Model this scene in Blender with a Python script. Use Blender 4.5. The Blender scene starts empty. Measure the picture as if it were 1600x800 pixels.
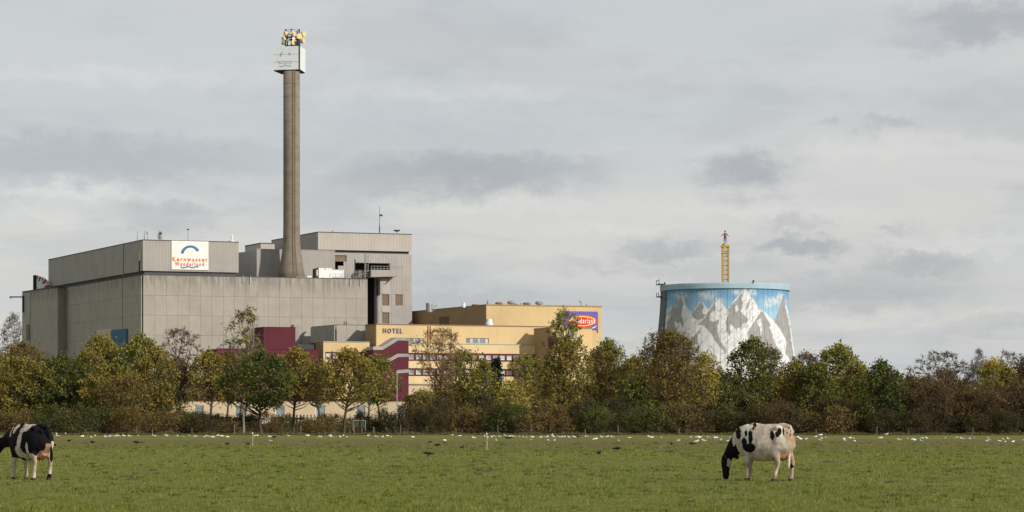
import bpy, bmesh, math, random
import numpy as np
from mathutils import Vector, Matrix, noise
S = bpy.context.scene
C = S.collection
R = math.radians
random.seed(7)
# ------------------------------------------------------------------ camera
F, HY, CH = 4050.0, 650.0, 1.65          # focal length and horizon in photo pixels, eye height
cd = bpy.data.cameras.new('camera'); cam = bpy.data.objects.new('camera', cd); C.objects.link(cam)
cam.location = (0, 0, CH); cam.rotation_euler = (R(90), 0, 0)
cd.sensor_width = 36; cd.lens = F * 36 / 1600; cd.shift_y = (HY - 400) / 1600
cd.clip_start = 0.5; cd.clip_end = 12000
S.camera = cam
# ------------------------------------------------------------------ light
SUN_EL, SUN_AZ = 24, 50                  # azimuth: degrees to the right of straight behind the camera
sd = bpy.data.lights.new('sun', 'SUN'); sun = bpy.data.objects.new('sun', sd); C.objects.link(sun)
sd.energy = 4.0; sd.angle = R(1.2); sd.color = (1.0, 0.93, 0.83)
Ldir = Vector((math.sin(R(SUN_AZ)) * math.cos(R(SUN_EL)), -math.cos(R(SUN_AZ)) * math.cos(R(SUN_EL)), math.sin(R(SUN_EL))))
sun.rotation_euler = (-Ldir).to_track_quat('-Z', 'Y').to_euler()
S.view_settings.view_transform = 'Standard'; S.view_settings.look = 'None'
S.view_settings.exposure = 0.0; S.view_settings.gamma = 1.0

w = bpy.data.worlds.new('World'); S.world = w; w.use_nodes = True
NT = w.node_tree; NT.nodes.clear()
def N(nt, t, **k):
    n = nt.nodes.new(t)
    for a, b in k.items(): setattr(n, a, b)
    return n
class G:                                  # tiny math-node language
    def __init__(s, nt): s.nt = nt
    def m(s, op, a, b=None, c=None, clamp=False):
        n = N(s.nt, 'ShaderNodeMath', operation=op, use_clamp=clamp)
        for i, v in enumerate((a, b, c)):
            if v is None: continue
            if isinstance(v, (int, float)): n.inputs[i].default_value = v
            else: s.nt.links.new(v, n.inputs[i])
        return n.outputs[0]
    def mix(s, f, a, b):
        n = N(s.nt, 'ShaderNodeMix', data_type='RGBA')
        for i, v in ((0, f), (6, a), (7, b)):
            if isinstance(v, (int, float)): n.inputs[i].default_value = v
            elif isinstance(v, tuple): n.inputs[i].default_value = (*v, 1)
            else: s.nt.links.new(v, n.inputs[i])
        return n.outputs[2]
    def noise(s, vec, scale, detail=4, rough=.55, dist=0):
        n = N(s.nt, 'ShaderNodeTexNoise'); n.inputs['Scale'].default_value = scale
        n.inputs['Detail'].default_value = detail; n.inputs['Roughness'].default_value = rough; n.inputs['Distortion'].default_value = dist
        s.nt.links.new(vec, n.inputs['Vector']); return n.outputs['Fac']
    def mapping(s, vec, scale=(1, 1, 1), loc=(0, 0, 0), rot=(0, 0, 0)):
        n = N(s.nt, 'ShaderNodeMapping'); n.inputs['Scale'].default_value = scale; n.inputs['Location'].default_value = loc; n.inputs['Rotation'].default_value = rot
        s.nt.links.new(vec, n.inputs['Vector']); return n.outputs[0]
    def ss(s, v, a, b):
        n = N(s.nt, 'ShaderNodeMapRange', interpolation_type='SMOOTHSTEP')
        n.inputs['From Min'].default_value = a; n.inputs['From Max'].default_value = b
        s.nt.links.new(v, n.inputs['Value']); return n.outputs[0]
    def comb(s, x, y, z):
        n = N(s.nt, 'ShaderNodeCombineXYZ')
        for i, v in enumerate((x, y, z)):
            if isinstance(v, (int, float)): n.inputs[i].default_value = v
            else: s.nt.links.new(v, n.inputs[i])
        return n.outputs[0]
g = G(NT)
tc = N(NT, 'ShaderNodeTexCoord'); sep = N(NT, 'ShaderNodeSeparateXYZ'); NT.links.new(tc.outputs['Generated'], sep.inputs[0])
dx, dy, dz = sep.outputs
zz = g.m('ADD', g.m('MAXIMUM', dz, 0.0), 0.055)
plane = g.comb(g.m('DIVIDE', dx, zz), g.m('DIVIDE', dy, zz), 0.0)
n1 = g.noise(g.mapping(plane, (0.42, 0.36, 1), (3.1, 1.7, 0)), 1.0, 7, .55, .4)
n2 = g.noise(g.mapping(plane, (1.5, 1.0, 1), (7.3, 2.2, 4)), 1.0, 8, .6, .5)
n3 = g.noise(g.mapping(plane, (0.16, 0.3, 1), (1.3, 8.2, 9)), 1.0, 5, .5, .2)
az = g.m('ARCTAN2', dx, dy)
# cumulus banks low over the plant, edges broken up by noise
wob = g.comb(az, dz, 0.0)
wa = g.m('MULTIPLY', g.m('SUBTRACT', g.noise(g.mapping(wob, (52, 80, 1)), 1, 7, .66), .5), .040)
wb = g.m('MULTIPLY', g.m('SUBTRACT', g.noise(g.mapping(wob, (60, 90, 1), (5, 3, 2)), 1, 7, .66), .5), .026)
ua, ub = g.m('ADD', az, wa), g.m('ADD', dz, wb)
bank = None
for (px, py, a, b, amp) in [(740, 270, 190, 34, .85), (600, 285, 60, 22, .4), (880, 265, 60, 22, .5), (1165, 272, 62, 32, .8), (1155, 295, 30, 20, .35), (1255, 390, 78, 18, .85), (1240, 352, 50, 10, .35),
                            (1430, 418, 80, 26, .7), (1045, 395, 75, 18, .7), (1390, 362, 32, 10, .4), (1540, 50, 130, 32, .75), (1440, 75, 60, 16, .4), (1390, 198, 42, 12, .5), (1303, 196, 22, 9, .45), (150, 255, 300, 34, .6), (60, 275, 90, 18, .35), (265, 338, 90, 28, .5),
                            (520, 330, 75, 18, .3), (1480, 430, 55, 14, .4), (1330, 455, 200, 30, .5), (700, 215, 260, 22, .2), (940, 420, 90, 10, .3), (1080, 425, 130, 13, .3), (720, 470, 130, 22, .45), (1540, 510, 90, 12, .25)]:
    u0, v0 = math.atan((px - 800) / F), (HY - py) / F
    q = g.m('ADD', g.m('POWER', g.m('ABSOLUTE', g.m('DIVIDE', g.m('SUBTRACT', ua, u0), a / F)), 2.0), g.m('POWER', g.m('ABSOLUTE', g.m('DIVIDE', g.m('SUBTRACT', ub, v0), b / F)), 2.0))
    e = g.m('MULTIPLY', g.m('EXPONENT', g.m('MULTIPLY', g.m('POWER', q, 1.5), -.9)), amp)
    bank = e if bank is None else g.m('MAXIMUM', bank, e)
base = g.mix(g.ss(n1, .38, .62), (.56, .585, .605), (.635, .63, .62))
base = g.mix(g.m('MULTIPLY', g.ss(n3, .45, .7), .5), base, (.68, .675, .655))
base = g.mix(g.m('MULTIPLY', g.ss(n2, .46, .66), .36), base, (.45, .465, .49))
base = g.mix(g.m('MULTIPLY', bank, 1.0), base, (.385, .40, .435))
n4 = g.noise(g.mapping(wob, (11, 30, 1), (2, 6, 1)), 1.0, 8, .6, .3)
base = g.mix(g.m('MULTIPLY', g.ss(n4, .50, .66), .34), base, (.43, .445, .475))
lit = None
for (px, py, a, b, amp) in [(110, 308, 130, 13, .6), (60, 340, 60, 14, .4), (290, 318, 70, 10, .5), (180, 130, 260, 14, .35), (760, 325, 260, 12, .35), (1160, 330, 200, 12, .35), (1350, 240, 260, 16, .35), (700, 150, 300, 12, .25), (1500, 385, 120, 10, .45), (1330, 500, 120, 18, .3), (960, 350, 80, 12, .4), (1020, 120, 200, 14, .2)]:
    u0, v0 = math.atan((px - 800) / F), (HY - py) / F
    q = g.m('ADD', g.m('POWER', g.m('ABSOLUTE', g.m('DIVIDE', g.m('SUBTRACT', ua, u0), a / F)), 2.0), g.m('POWER', g.m('ABSOLUTE', g.m('DIVIDE', g.m('SUBTRACT', ub, v0), b / F)), 2.0))
    e = g.m('MULTIPLY', g.m('EXPONENT', g.m('MULTIPLY', q, -1.0)), amp); lit = e if lit is None else g.m('MAXIMUM', lit, e)
base = g.mix(g.m('MULTIPLY', lit, g.m('SUBTRACT', 1.0, bank)), base, (.76, .75, .725))
sk = N(NT, 'ShaderNodeTexSky', sky_type='NISHITA'); sk.sun_disc = False
sk.sun_elevation = R(SUN_EL); sk.sun_rotation = math.atan2(Ldir.x, Ldir.y)
sc = N(NT, 'ShaderNodeVectorMath', operation='SCALE'); sc.inputs[3].default_value = 10.5; NT.links.new(base, sc.inputs[0])
skc = g.mix(0.90, sk.outputs[0], sc.outputs[0])
bg = N(NT, 'ShaderNodeBackground'); bg.inputs['Strength'].default_value = 0.1; NT.links.new(skc, bg.inputs[0])
wo = N(NT, 'ShaderNodeOutputWorld'); NT.links.new(bg.outputs[0], wo.inputs[0])

# ------------------------------------------------------------------ materials
def bsdf(name):
    m = bpy.data.materials.new(name); m.use_nodes = True
    return m, m.node_tree, m.node_tree.nodes['Principled BSDF']
def mat(name, col, rough=.85, var=.12, scale=.6, streak=0, bump=0, bscale=None, metal=0, col2=None, spec=.3, rnd=0, top=0):
    """plain coloured surface with soft mottling, vertical weathering streaks and fine relief, in world space"""
    m, nt, b = bsdf(name); q = G(nt)
    pos = N(nt, 'ShaderNodeNewGeometry').outputs['Position']
    c2 = col2 or tuple(max(0, c * .62) for c in col)
    f = g_ = q.noise(pos, scale, 6, .6)
    c = q.mix(q.m('MULTIPLY', q.ss(f, .35, .75), min(1, var * 3)), col, c2)
    if streak:
        s2 = q.noise(q.mapping(pos, (4.2, 4.2, .06)), 1, 4, .6); c = q.mix(q.m('MULTIPLY', q.ss(s2, .5, .8), streak * .5), c, tuple(x * .55 for x in col))
        s1 = q.noise(q.mapping(pos, (.9, .9, .045)), 1, 6, .62)
        c = q.mix(q.m('MULTIPLY', q.ss(s1, .50, .78), streak), c, tuple(x * .5 for x in col))
    if top:                              # run-down staining under the roof edge
        sp = N(nt, 'ShaderNodeSeparateXYZ'); nt.links.new(pos, sp.inputs[0]); st = q.noise(q.mapping(pos, (1.3, 1.3, .16)), 1, 6, .65)
        e = q.m('MULTIPLY', q.ss(q.m('SUBTRACT', sp.outputs[2], q.m('MULTIPLY', st, -4.0)), top - 2.6, top + 2.4), q.ss(st, .36, .60)); c = q.mix(q.m('MULTIPLY', e, .62), c, (.105, .098, .09))
    if rnd:
        oi = N(nt, 'ShaderNodeObjectInfo')
        c = q.mix(q.m('MULTIPLY', oi.outputs['Random'], rnd), c, tuple(x * .7 for x in col))
    nt.links.new(c, b.inputs['Base Color'])
    b.inputs['Roughness'].default_value = rough; b.inputs['Metallic'].default_value = metal
    b.inputs['Specular IOR Level'].default_value = spec
    if bump:
        bp = N(nt, 'ShaderNodeBump'); bp.inputs['Strength'].default_value = 1; bp.inputs['Distance'].default_value = bump
        nt.links.new(q.noise(pos, bscale or scale * 6, 4), bp.inputs['Height']); nt.links.new(bp.outputs[0], b.inputs['Normal'])
    return m
M = {}
M['concrete'] = mat('concrete_panel', (.365, .335, .295), streak=.22, scale=.35, bump=.02, rnd=.30, top=36.9)
M['concrete_dk'] = mat('concrete_joint', (.24, .215, .18), scale=.5)
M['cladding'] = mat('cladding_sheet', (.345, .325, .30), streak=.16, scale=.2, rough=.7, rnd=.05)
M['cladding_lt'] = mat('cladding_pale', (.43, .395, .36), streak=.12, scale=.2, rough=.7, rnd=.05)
M['tower_wall'] = mat('tower_wall_sheet', (.365, .345, .325), streak=.25, scale=.3, rough=.75, rnd=.10)
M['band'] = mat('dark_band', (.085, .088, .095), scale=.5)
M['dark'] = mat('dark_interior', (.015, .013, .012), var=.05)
M['dark_glass'] = mat('dark_glass', (.03, .045, .05), rough=.15, var=.02, spec=.6)
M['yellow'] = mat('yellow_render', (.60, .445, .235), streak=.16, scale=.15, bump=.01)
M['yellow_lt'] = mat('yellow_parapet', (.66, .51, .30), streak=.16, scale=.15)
M['ochre'] = mat('yellow_render_shaded', (.36, .24, .125), streak=.16, scale=.12, bump=.01)  # yellow render with the side walls' shade in its colour; copings share it
M['maroon'] = mat('maroon_render', (.098, .018, .030), streak=.15, scale=.3)
M['grey_box'] = mat('grey_sheet', (.31, .29, .28), streak=.2, scale=.3)
M['beige'] = mat('beige_wall', (.55, .44, .30), streak=.15, scale=.3)
M['white'] = mat('white_paint', (.78, .76, .72), var=.08, scale=.5)
M['offwhite'] = mat('offwhite_panel', (.70, .735, .75), var=.10, scale=.4, streak=.1)
M['steel'] = mat('galvanised_steel', (.30, .30, .30), rough=.5, metal=.4)
M['dk_steel'] = mat('dark_steel', (.045, .042, .045), rough=.6)
M['coping'] = mat('grey_coping', (.36, .35, .31), scale=.6)
M['blue_door'] = mat('blue_sheet', (.055, .13, .23), scale=.4)
M['brown_board'] = mat('brown_board', (.20, .15, .11), scale=.5)
M['vent_brown'] = mat('vent_brown', (.24, .15, .11), scale=.8)
M['drum'] = mat('antenna_drum', (.72, .55, .26), rough=.6, var=.06)
M['drum_gr'] = mat('antenna_grey', (.27, .25, .18), rough=.6)
M['red'] = mat('red_print', (.62, .045, .04), var=.03)
M['orange'] = mat('orange_print', (.72, .17, .07), var=.05)
M['blue_pr'] = mat('blue_print', (.05, .17, .38), var=.05)
M['blue_faint'] = mat('faded_blue_print', (.17, .40, .60), var=.1)
M['violet'] = mat('violet_print', (.13, .12, .42), var=.12, scale=1.2)
M['yel_pr'] = mat('yellow_print', (.85, .58, .10), var=.03)
M['letter'] = mat('letter_grey', (.13, .14, .21), rough=.5)
M['ride_yel'] = mat('ride_yellow', (.47, .31, .06), rough=.5)
M['wood'] = mat('weathered_wood', (.16, .12, .085), scale=6, var=.3)
M['pale_wood'] = mat('pale_wood', (.42, .36, .28), scale=6, var=.2)
M['car_white'] = mat('car_paint_white', (.75, .76, .78), rough=.25, var=.01, spec=.6)
M['car_blue'] = mat('car_paint_blue', (.05, .10, .24), rough=.25, var=.01, spec=.6)
M['car_red'] = mat('car_paint_red', (.35, .03, .03), rough=.25, var=.01, spec=.6)
M['tyre'] = mat('tyre_rubber', (.02, .02, .02))
M['curtain'] = mat('curtained_pane', (.50, .50, .47), rough=.3, var=.25, scale=1.1, col2=(.16, .18, .19), spec=.6)
M['pane'] = mat('window_pane', (.26, .29, .31), rough=.12, var=.3, scale=.9, col2=(.08, .10, .11), spec=.7)
M['bark'] = mat('bark', (.085, .062, .045), scale=8, var=.3)
M['bark_gr'] = mat('grey_bark', (.17, .14, .115), scale=8, var=.3)
M['twig_red'] = mat('reddish_twig', (.10, .070, .052), scale=8, var=.3)
M['twig_tan'] = mat('tan_twig', (.20, .125, .065), scale=8, var=.3)
M['birch'] = mat('pale_birch_bark', (.27, .26, .245), scale=5, var=.35, col2=(.10, .09, .08))

def leafmat(name, cols):
    m, nt, b = bsdf(name); q = G(nt)
    at = N(nt, 'ShaderNodeAttribute'); at.attribute_name = 'tint'
    rp = N(nt, 'ShaderNodeValToRGB'); el = rp.color_ramp.elements
    while len(el) < len(cols): el.new(.5)
    for i, c in enumerate(cols): el[i].position = i / (len(cols) - 1); el[i].color = (*c, 1)
    nt.links.new(at.outputs['Fac'], rp.inputs[0])
    b.inputs['Roughness'].default_value = .8; b.inputs['Specular IOR Level'].default_value = .06
    nt.links.new(rp.outputs[0], b.inputs['Base Color'])
    tr = N(nt, 'ShaderNodeBsdfTranslucent'); nt.links.new(rp.outputs[0], tr.inputs[0])
    mx = N(nt, 'ShaderNodeMixShader'); mx.inputs[0].default_value = .33
    nt.links.new(b.outputs[0], mx.inputs[1]); nt.links.new(tr.outputs[0], mx.inputs[2])
    nt.links.new(mx.outputs[0], nt.nodes['Material Output'].inputs[0])
    return m
LM = dict(
    olive=leafmat('olive_leaves', [(0.073, 0.072, 0.018), (0.187, 0.172, 0.039), (0.314, 0.260, 0.057), (0.242, 0.146, 0.041)]),
    green=leafmat('green_leaves', [(0.036, 0.054, 0.017), (0.087, 0.104, 0.028), (0.187, 0.182, 0.048)]),
    yellow=leafmat('yellowing_leaves', [(0.157, 0.157, 0.033), (0.326, 0.278, 0.053), (0.507, 0.388, 0.071), (0.326, 0.206, 0.046)]),
    lime=leafmat('lime_green_leaves', [(0.103, 0.115, 0.028), (0.242, 0.236, 0.053), (0.374, 0.333, 0.078)]),
    brown=leafmat('brown_leaves', [(0.083, 0.068, 0.025), (0.164, 0.128, 0.039), (0.242, 0.175, 0.048), (0.187, 0.106, 0.040)]),
    rust=leafmat('rust_leaves', [(0.055, 0.045, 0.023), (0.111, 0.076, 0.033), (0.151, 0.093, 0.039), (0.114, 0.106, 0.037)]),
    hedge=leafmat('hedge_leaves', [(0.029, 0.032, 0.014), (0.065, 0.059, 0.023), (0.095, 0.068, 0.030), (0.080, 0.089, 0.029)]),
    conifer=leafmat('conifer_needles', [(0.010, 0.021, 0.016), (0.022, 0.043, 0.029)]))

# ------------------------------------------------------------------ object helpers
ORG = {}
def meta(o, label=None, cat=None, group=None, kind=None):
    if label: o['label'] = label
    if cat: o['category'] = cat
    if group: o['group'] = group
    if kind: o['kind'] = kind
    return o
def thing(name, loc, label, cat, group=None):
    o = bpy.data.objects.new(name, None); C.objects.link(o); o.location = loc; o.empty_display_size = .5
    ORG[o.name] = Vector(loc)
    return meta(o, label, cat, group)
def link(name, me, parent=None, loc=None, rotz=0):
    o = bpy.data.objects.new(name, me); C.objects.link(o)
    if parent is not None: o.parent = parent
    if loc is not None: o.location = loc
    if rotz: o.rotation_euler = (0, 0, rotz)
    ORG[o.name] = ORG[parent.name] if parent is not None else Vector((0, 0, 0))
    return o
class MB:
    def __init__(s): s.v = []; s.f = []; s.mi = []
    def add(s, vs, fs, mi=0):
        n = len(s.v); s.v += [tuple(v) for v in vs]; s.f += [tuple(i + n for i in f) for f in fs]; s.mi += [mi] * len(fs); return s
    def obox(s, o, a, b, c, mi=0):           # origin + three edge vectors
        o, a, b, c = map(Vector, (o, a, b, c)); vs = [o, o + a, o + a + b, o + b]; vs += [v + c for v in vs]
        if a.cross(b).dot(c) < 0: fs = [(0, 1, 2, 3), (7, 6, 5, 4), (0, 4, 5, 1), (1, 5, 6, 2), (2, 6, 7, 3), (3, 7, 4, 0)]
        else: fs = [(3, 2, 1, 0), (4, 5, 6, 7), (1, 5, 4, 0), (2, 6, 5, 1), (3, 7, 6, 2), (0, 4, 7, 3)]
        return s.add(vs, fs, mi)
    def box(s, c, d, rz=0, mi=0):
        u = Vector((math.cos(rz), math.sin(rz), 0)); v = Vector((-math.sin(rz), math.cos(rz), 0)); c = Vector(c)
        return s.obox(c - u * d[0] / 2 - v * d[1] / 2 - Vector((0, 0, d[2] / 2)), u * d[0], v * d[1], (0, 0, d[2]), mi)
    def prism(s, pts, z0, z1, mi=0):
        a = sum(pts[i][0] * pts[(i + 1) % len(pts)][1] - pts[(i + 1) % len(pts)][0] * pts[i][1] for i in range(len(pts)))
        if a < 0: pts = pts[::-1]
        n = len(pts); vs = [(p[0], p[1], z0) for p in pts] + [(p[0], p[1], z1) for p in pts]
        return s.add(vs, [tuple(range(n))[::-1], tuple(range(n, 2 * n))] + [(i, (i + 1) % n, n + (i + 1) % n, n + i) for i in range(n)], mi)
    def vprism(s, pts, d, mi=0):             # polygon of 3D points extruded by d
        n = len(pts); d = Vector(d); vs = [Vector(p) for p in pts]; nr = Vector((0, 0, 0))
        for i in range(n): nr += vs[i].cross(vs[(i + 1) % n])
        if nr.dot(d) > 0: vs = vs[::-1]
        vs = vs + [v + d for v in vs]
        return s.add(vs, [tuple(range(n)), tuple(range(n, 2 * n))[::-1]] + [((i + 1) % n, i, n + i, n + (i + 1) % n) for i in range(n)], mi)
    def tube(s, p0, p1, r0, r1=None, n=8, caps=True, mi=0):
        r1 = r0 if r1 is None else r1; p0, p1 = Vector(p0), Vector(p1); d = (p1 - p0).normalized()
        a = d.cross(Vector((0, 0, 1)) if abs(d.z) < .9 else Vector((1, 0, 0))).normalized(); b = d.cross(a)
        vs = []
        for p, r in ((p0, r0), (p1, r1)):
            for i in range(n):
                t = 2 * math.pi * i / n; vs.append(p + (a * math.cos(t) + b * math.sin(t)) * r)
        fs = [(i, (i + 1) % n, n + (i + 1) % n, n + i) for i in range(n)]
        if caps: fs += [tuple(range(n))[::-1], tuple(range(n, 2 * n))]
        return s.add(vs, fs, mi)
    def lathe(s, c, prof, n=24, mi=0, cap=True):
        vs = []; fs = []
        for r, z in prof:
            for i in range(n):
                t = 2 * math.pi * i / n; vs.append((c[0] + r * math.cos(t), c[1] + r * math.sin(t), c[2] + z))
        for k in range(len(prof) - 1):
            for i in range(n): fs.append((k * n + i, k * n + (i + 1) % n, (k + 1) * n + (i + 1) % n, (k + 1) * n + i))
        if cap: fs += [tuple(range(n))[::-1], tuple(range((len(prof) - 1) * n, len(prof) * n))]
        return s.add(vs, fs, mi)
    def mesh(s, name, mats, smooth=False, off=None):
        me = bpy.data.meshes.new(name)
        v = s.v if off is None else [(a - off[0], b - off[1], c - off[2]) for a, b, c in s.v]
        me.from_pydata(v, [], s.f)
        for m in (mats if isinstance(mats, (list, tuple)) else [mats]): me.materials.append(m)
        if any(s.mi): me.polygons.foreach_set('material_index', s.mi)
        if smooth: me.polygons.foreach_set('use_smooth', [True] * len(s.f)); 
        me.update(); return me
    def build(s, name, mats, parent=None, smooth=False):
        return link(name, s.mesh(name, mats, smooth, ORG[parent.name] if parent is not None else None), parent)
def pix(px, Y): return Vector(((px - 800) / F * Y, Y))
def zpx(py, Y): return CH - (py - HY) / F * Y
def P3(px, py, Y): return Vector(((px - 800) / F * Y, Y, zpx(py, Y)))
def isect(P, d, px):                         # point where the line P + t d crosses the sight line of photo column px
    k = (px - 800) / F; t = (k * P[1] - P[0]) / (d[0] - k * d[1]); return Vector((P[0] + t * d[0], P[1] + t * d[1]))
def dd(deg): return Vector((math.cos(R(deg)), math.sin(R(deg))))
UF = dd(20)                                   # direction of the plant's fronts
UB = Vector((-math.sin(R(25)), math.cos(R(25))))   # direction running back from them
class Wall:
    """a wall line from A to B (left to right as seen), with n pointing outwards"""
    def __init__(s, A, B):
        s.A = Vector(A[:2]); s.B = Vector(B[:2]); s.L = (s.B - s.A).length; s.u = (s.B - s.A) / s.L; s.n = Vector((s.u.y, -s.u.x)); s.rz = math.atan2(s.u.y, s.u.x)
    def s(s, px): return (isect(s.A, s.u, px) - s.A).dot(s.u)
    def z(s, px, py): return zpx(py, isect(s.A, s.u, px)[1])
    def p(s, t, z, out=0): q = s.A + s.u * t + s.n * out; return Vector((q.x, q.y, z))
    def rect(s, px0, px1, py0, py1):
        c = (px0 + px1) / 2; return s.s(px0), s.s(px1), s.z(c, py1), s.z(c, py0)
    def slab(s, mb, s0, s1, z0, z1, out, th, mi=0):     # from out-th to out
        return mb.obox(s.p(s0, z0, out - th), s.p(s1, z0, out - th) - s.p(s0, z0, out - th), (s.n.x * th, s.n.y * th, 0), (0, 0, z1 - z0), mi)
    def skin(s, mb, z0, z1, holes, out, th, s0=0, s1=None, mi=0):
        s1 = s.L if s1 is None else s1
        xs = sorted({s0, s1, *[h[0] for h in holes], *[h[1] for h in holes]}); zs = sorted({z0, z1, *[h[2] for h in holes], *[h[3] for h in holes]})
        xs = [x for x in xs if s0 <= x <= s1]; zs = [z for z in zs if z0 <= z <= z1]
        for a, b in zip(xs, xs[1:]):
            run = None
            for c, d in zip(zs, zs[1:]):
                hole = any(h[0] - 1e-6 <= a and b <= h[1] + 1e-6 and h[2] - 1e-6 <= c and d <= h[3] + 1e-6 for h in holes)
                if not hole: run = (run[0], d) if run else (c, d)
                elif run: s.slab(mb, a, b, run[0], run[1], out, th, mi); run = None
            if run: s.slab(mb, a, b, run[0], run[1], out, th, mi)
    def poly(s, mb, pts, out, th, mi=0):                 # pts in photo pixels
        vs = [s.p(s.s(x), s.z(x, y), out - th) for x, y in pts]; return mb.vprism(vs, (s.n.x * th, s.n.y * th, 0), mi)
    def matrix(s, t, z, out): p = s.p(t, z, out); return Matrix(((s.u.x, 0, s.n.x, p.x), (s.u.y, 0, s.n.y, p.y), (0, 1, 0, p.z), (0, 0, 0, 1)))
def letters(wall, parent, text, px0, px1, py0, py1, out, m, depth=.12, name='letter', per=True, bold=0.0, slant=0):
    """raised letters, each a mesh, fitted between photo columns px0..px1 and rows py0..py1"""
    s0, s1, z0, z1 = wall.rect(px0, px1, py0, py1)
    fc = bpy.data.curves.new(name, 'FONT'); fc.size = 1; fc.extrude = .01; fc.offset = bold; fc.resolution_u = 3
    to = bpy.data.objects.new(name, fc); C.objects.link(to); xs = []; ms = []
    x = 0; dg = bpy.context.evaluated_depsgraph_get
    for ch in text:
        fc.body = ch + '.'; bpy.context.view_layer.update(); full = bpy.data.meshes.new_from_object(to.evaluated_get(dg()))
        fc.body = ch; bpy.context.view_layer.update(); me = bpy.data.meshes.new_from_object(to.evaluated_get(dg()))
        adv = max(v.co.x for v in full.vertices) + .03 if len(full.vertices) else .3
        bpy.data.meshes.remove(full); ms.append((me, x)); x += adv if ch != ' ' else .3
    bpy.data.objects.remove(to)
    co = [(v.co.x + x0, v.co.y) for me, x0 in ms for v in me.vertices]
    ax, bx = min(c[0] for c in co), max(c[0] for c in co); ay, by = min(c[1] for c in co), max(c[1] for c in co)
    sx, sy = (s1 - s0) / (bx - ax), (z1 - z0) / (by - ay); acc = MB(); org = ORG[parent.name]
    for me, x0 in ms:
        if not len(me.vertices): continue
        mb = MB(); vs = []
        for v in me.vertices:
            yy = (v.co.y - ay) * sy; vs.append(wall.p(s0 + (v.co.x + x0 - ax) * sx, z0 + yy + slant * ((v.co.x + x0 - ax) * sx), out + (depth if v.co.z > 0 else 0)))
        (mb if per else acc).add(vs, [tuple(p.vertices) for p in me.polygons])
        if per: mb.build(name, m, parent)
    if not per: return acc.build(name, m, parent)
def disc_on(wall, cx, cy, rx, ry, n=40, a0=0, a1=360):
    return [(cx + rx * math.cos(R(a0 + (a1 - a0) * i / n)), cy - ry * math.sin(R(a0 + (a1 - a0) * i / n))) for i in range(n + (a1 - a0 < 360))]
def ring_on(wall, mb, cx, cy, r0x, r0y, r1x, r1y, a0, a1, out, th, n=24):
    for i in range(n):
        a, b = R(a0 + (a1 - a0) * i / n), R(a0 + (a1 - a0) * (i + 1) / n)
        wall.poly(mb, [(cx + r0x * math.cos(a), cy - r0y * math.sin(a)), (cx + r1x * math.cos(a), cy - r1y * math.sin(a)), (cx + r1x * math.cos(b), cy - r1y * math.sin(b)), (cx + r0x * math.cos(b), cy - r0y * math.sin(b))], out, th)
def panels(wall, parent, s0, s1, z0, z1, pw, ph, m, out=0, th=.12, gap=.04, top=True, name='panel'):
    """a grid of separate facing panels with recessed joints, hung from the top line"""
    nx = max(1, round((s1 - s0) / pw)); w_ = (s1 - s0) / nx; h = ph; nz = math.ceil((z1 - z0) / h - 1e-4)
    cache = {}
    for k in range(nz):
        zt = z1 - k * h; zb = max(z0, zt - h); hh = zt - zb
        key = round(hh, 3)
        if key not in cache:
            mb = MB(); mb.obox((gap / 2, 0, -hh + gap / 2), (w_ - gap, 0, 0), (0, -th, 0), (0, 0, hh - gap)); cache[key] = mb.mesh(name, m)
        for i in range(nx):
            p = wall.p(s0 + i * w_, zt, out); q = link(name, cache[key], parent, p - ORG[parent.name], wall.rz)
def window(wall, parent, s0, s1, z0, z1, out, fm, pm, fr=.12, cols=1):
    """window part: frame with its pane as a sub-part"""
    mb = MB()
    for a, b, c, d in ((s0, s1, z0, z0 + fr), (s0, s1, z1 - fr, z1), (s0, s0 + fr, z0 + fr, z1 - fr), (s1 - fr, s1, z0 + fr, z1 - fr)): wall.slab(mb, a, b, c, d, out + .08, .12)
    for i in range(1, cols):
        x = s0 + (s1 - s0) * i / cols; wall.slab(mb, x - fr / 2, x + fr / 2, z0 + fr, z1 - fr, out + .07, .1)
    o = mb.build('window', fm, parent); mb = MB(); wall.slab(mb, s0 + fr / 2, s1 - fr / 2, z0 + fr / 2, z1 - fr / 2, out, .06); mb.build('pane', pm, o); return o
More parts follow.
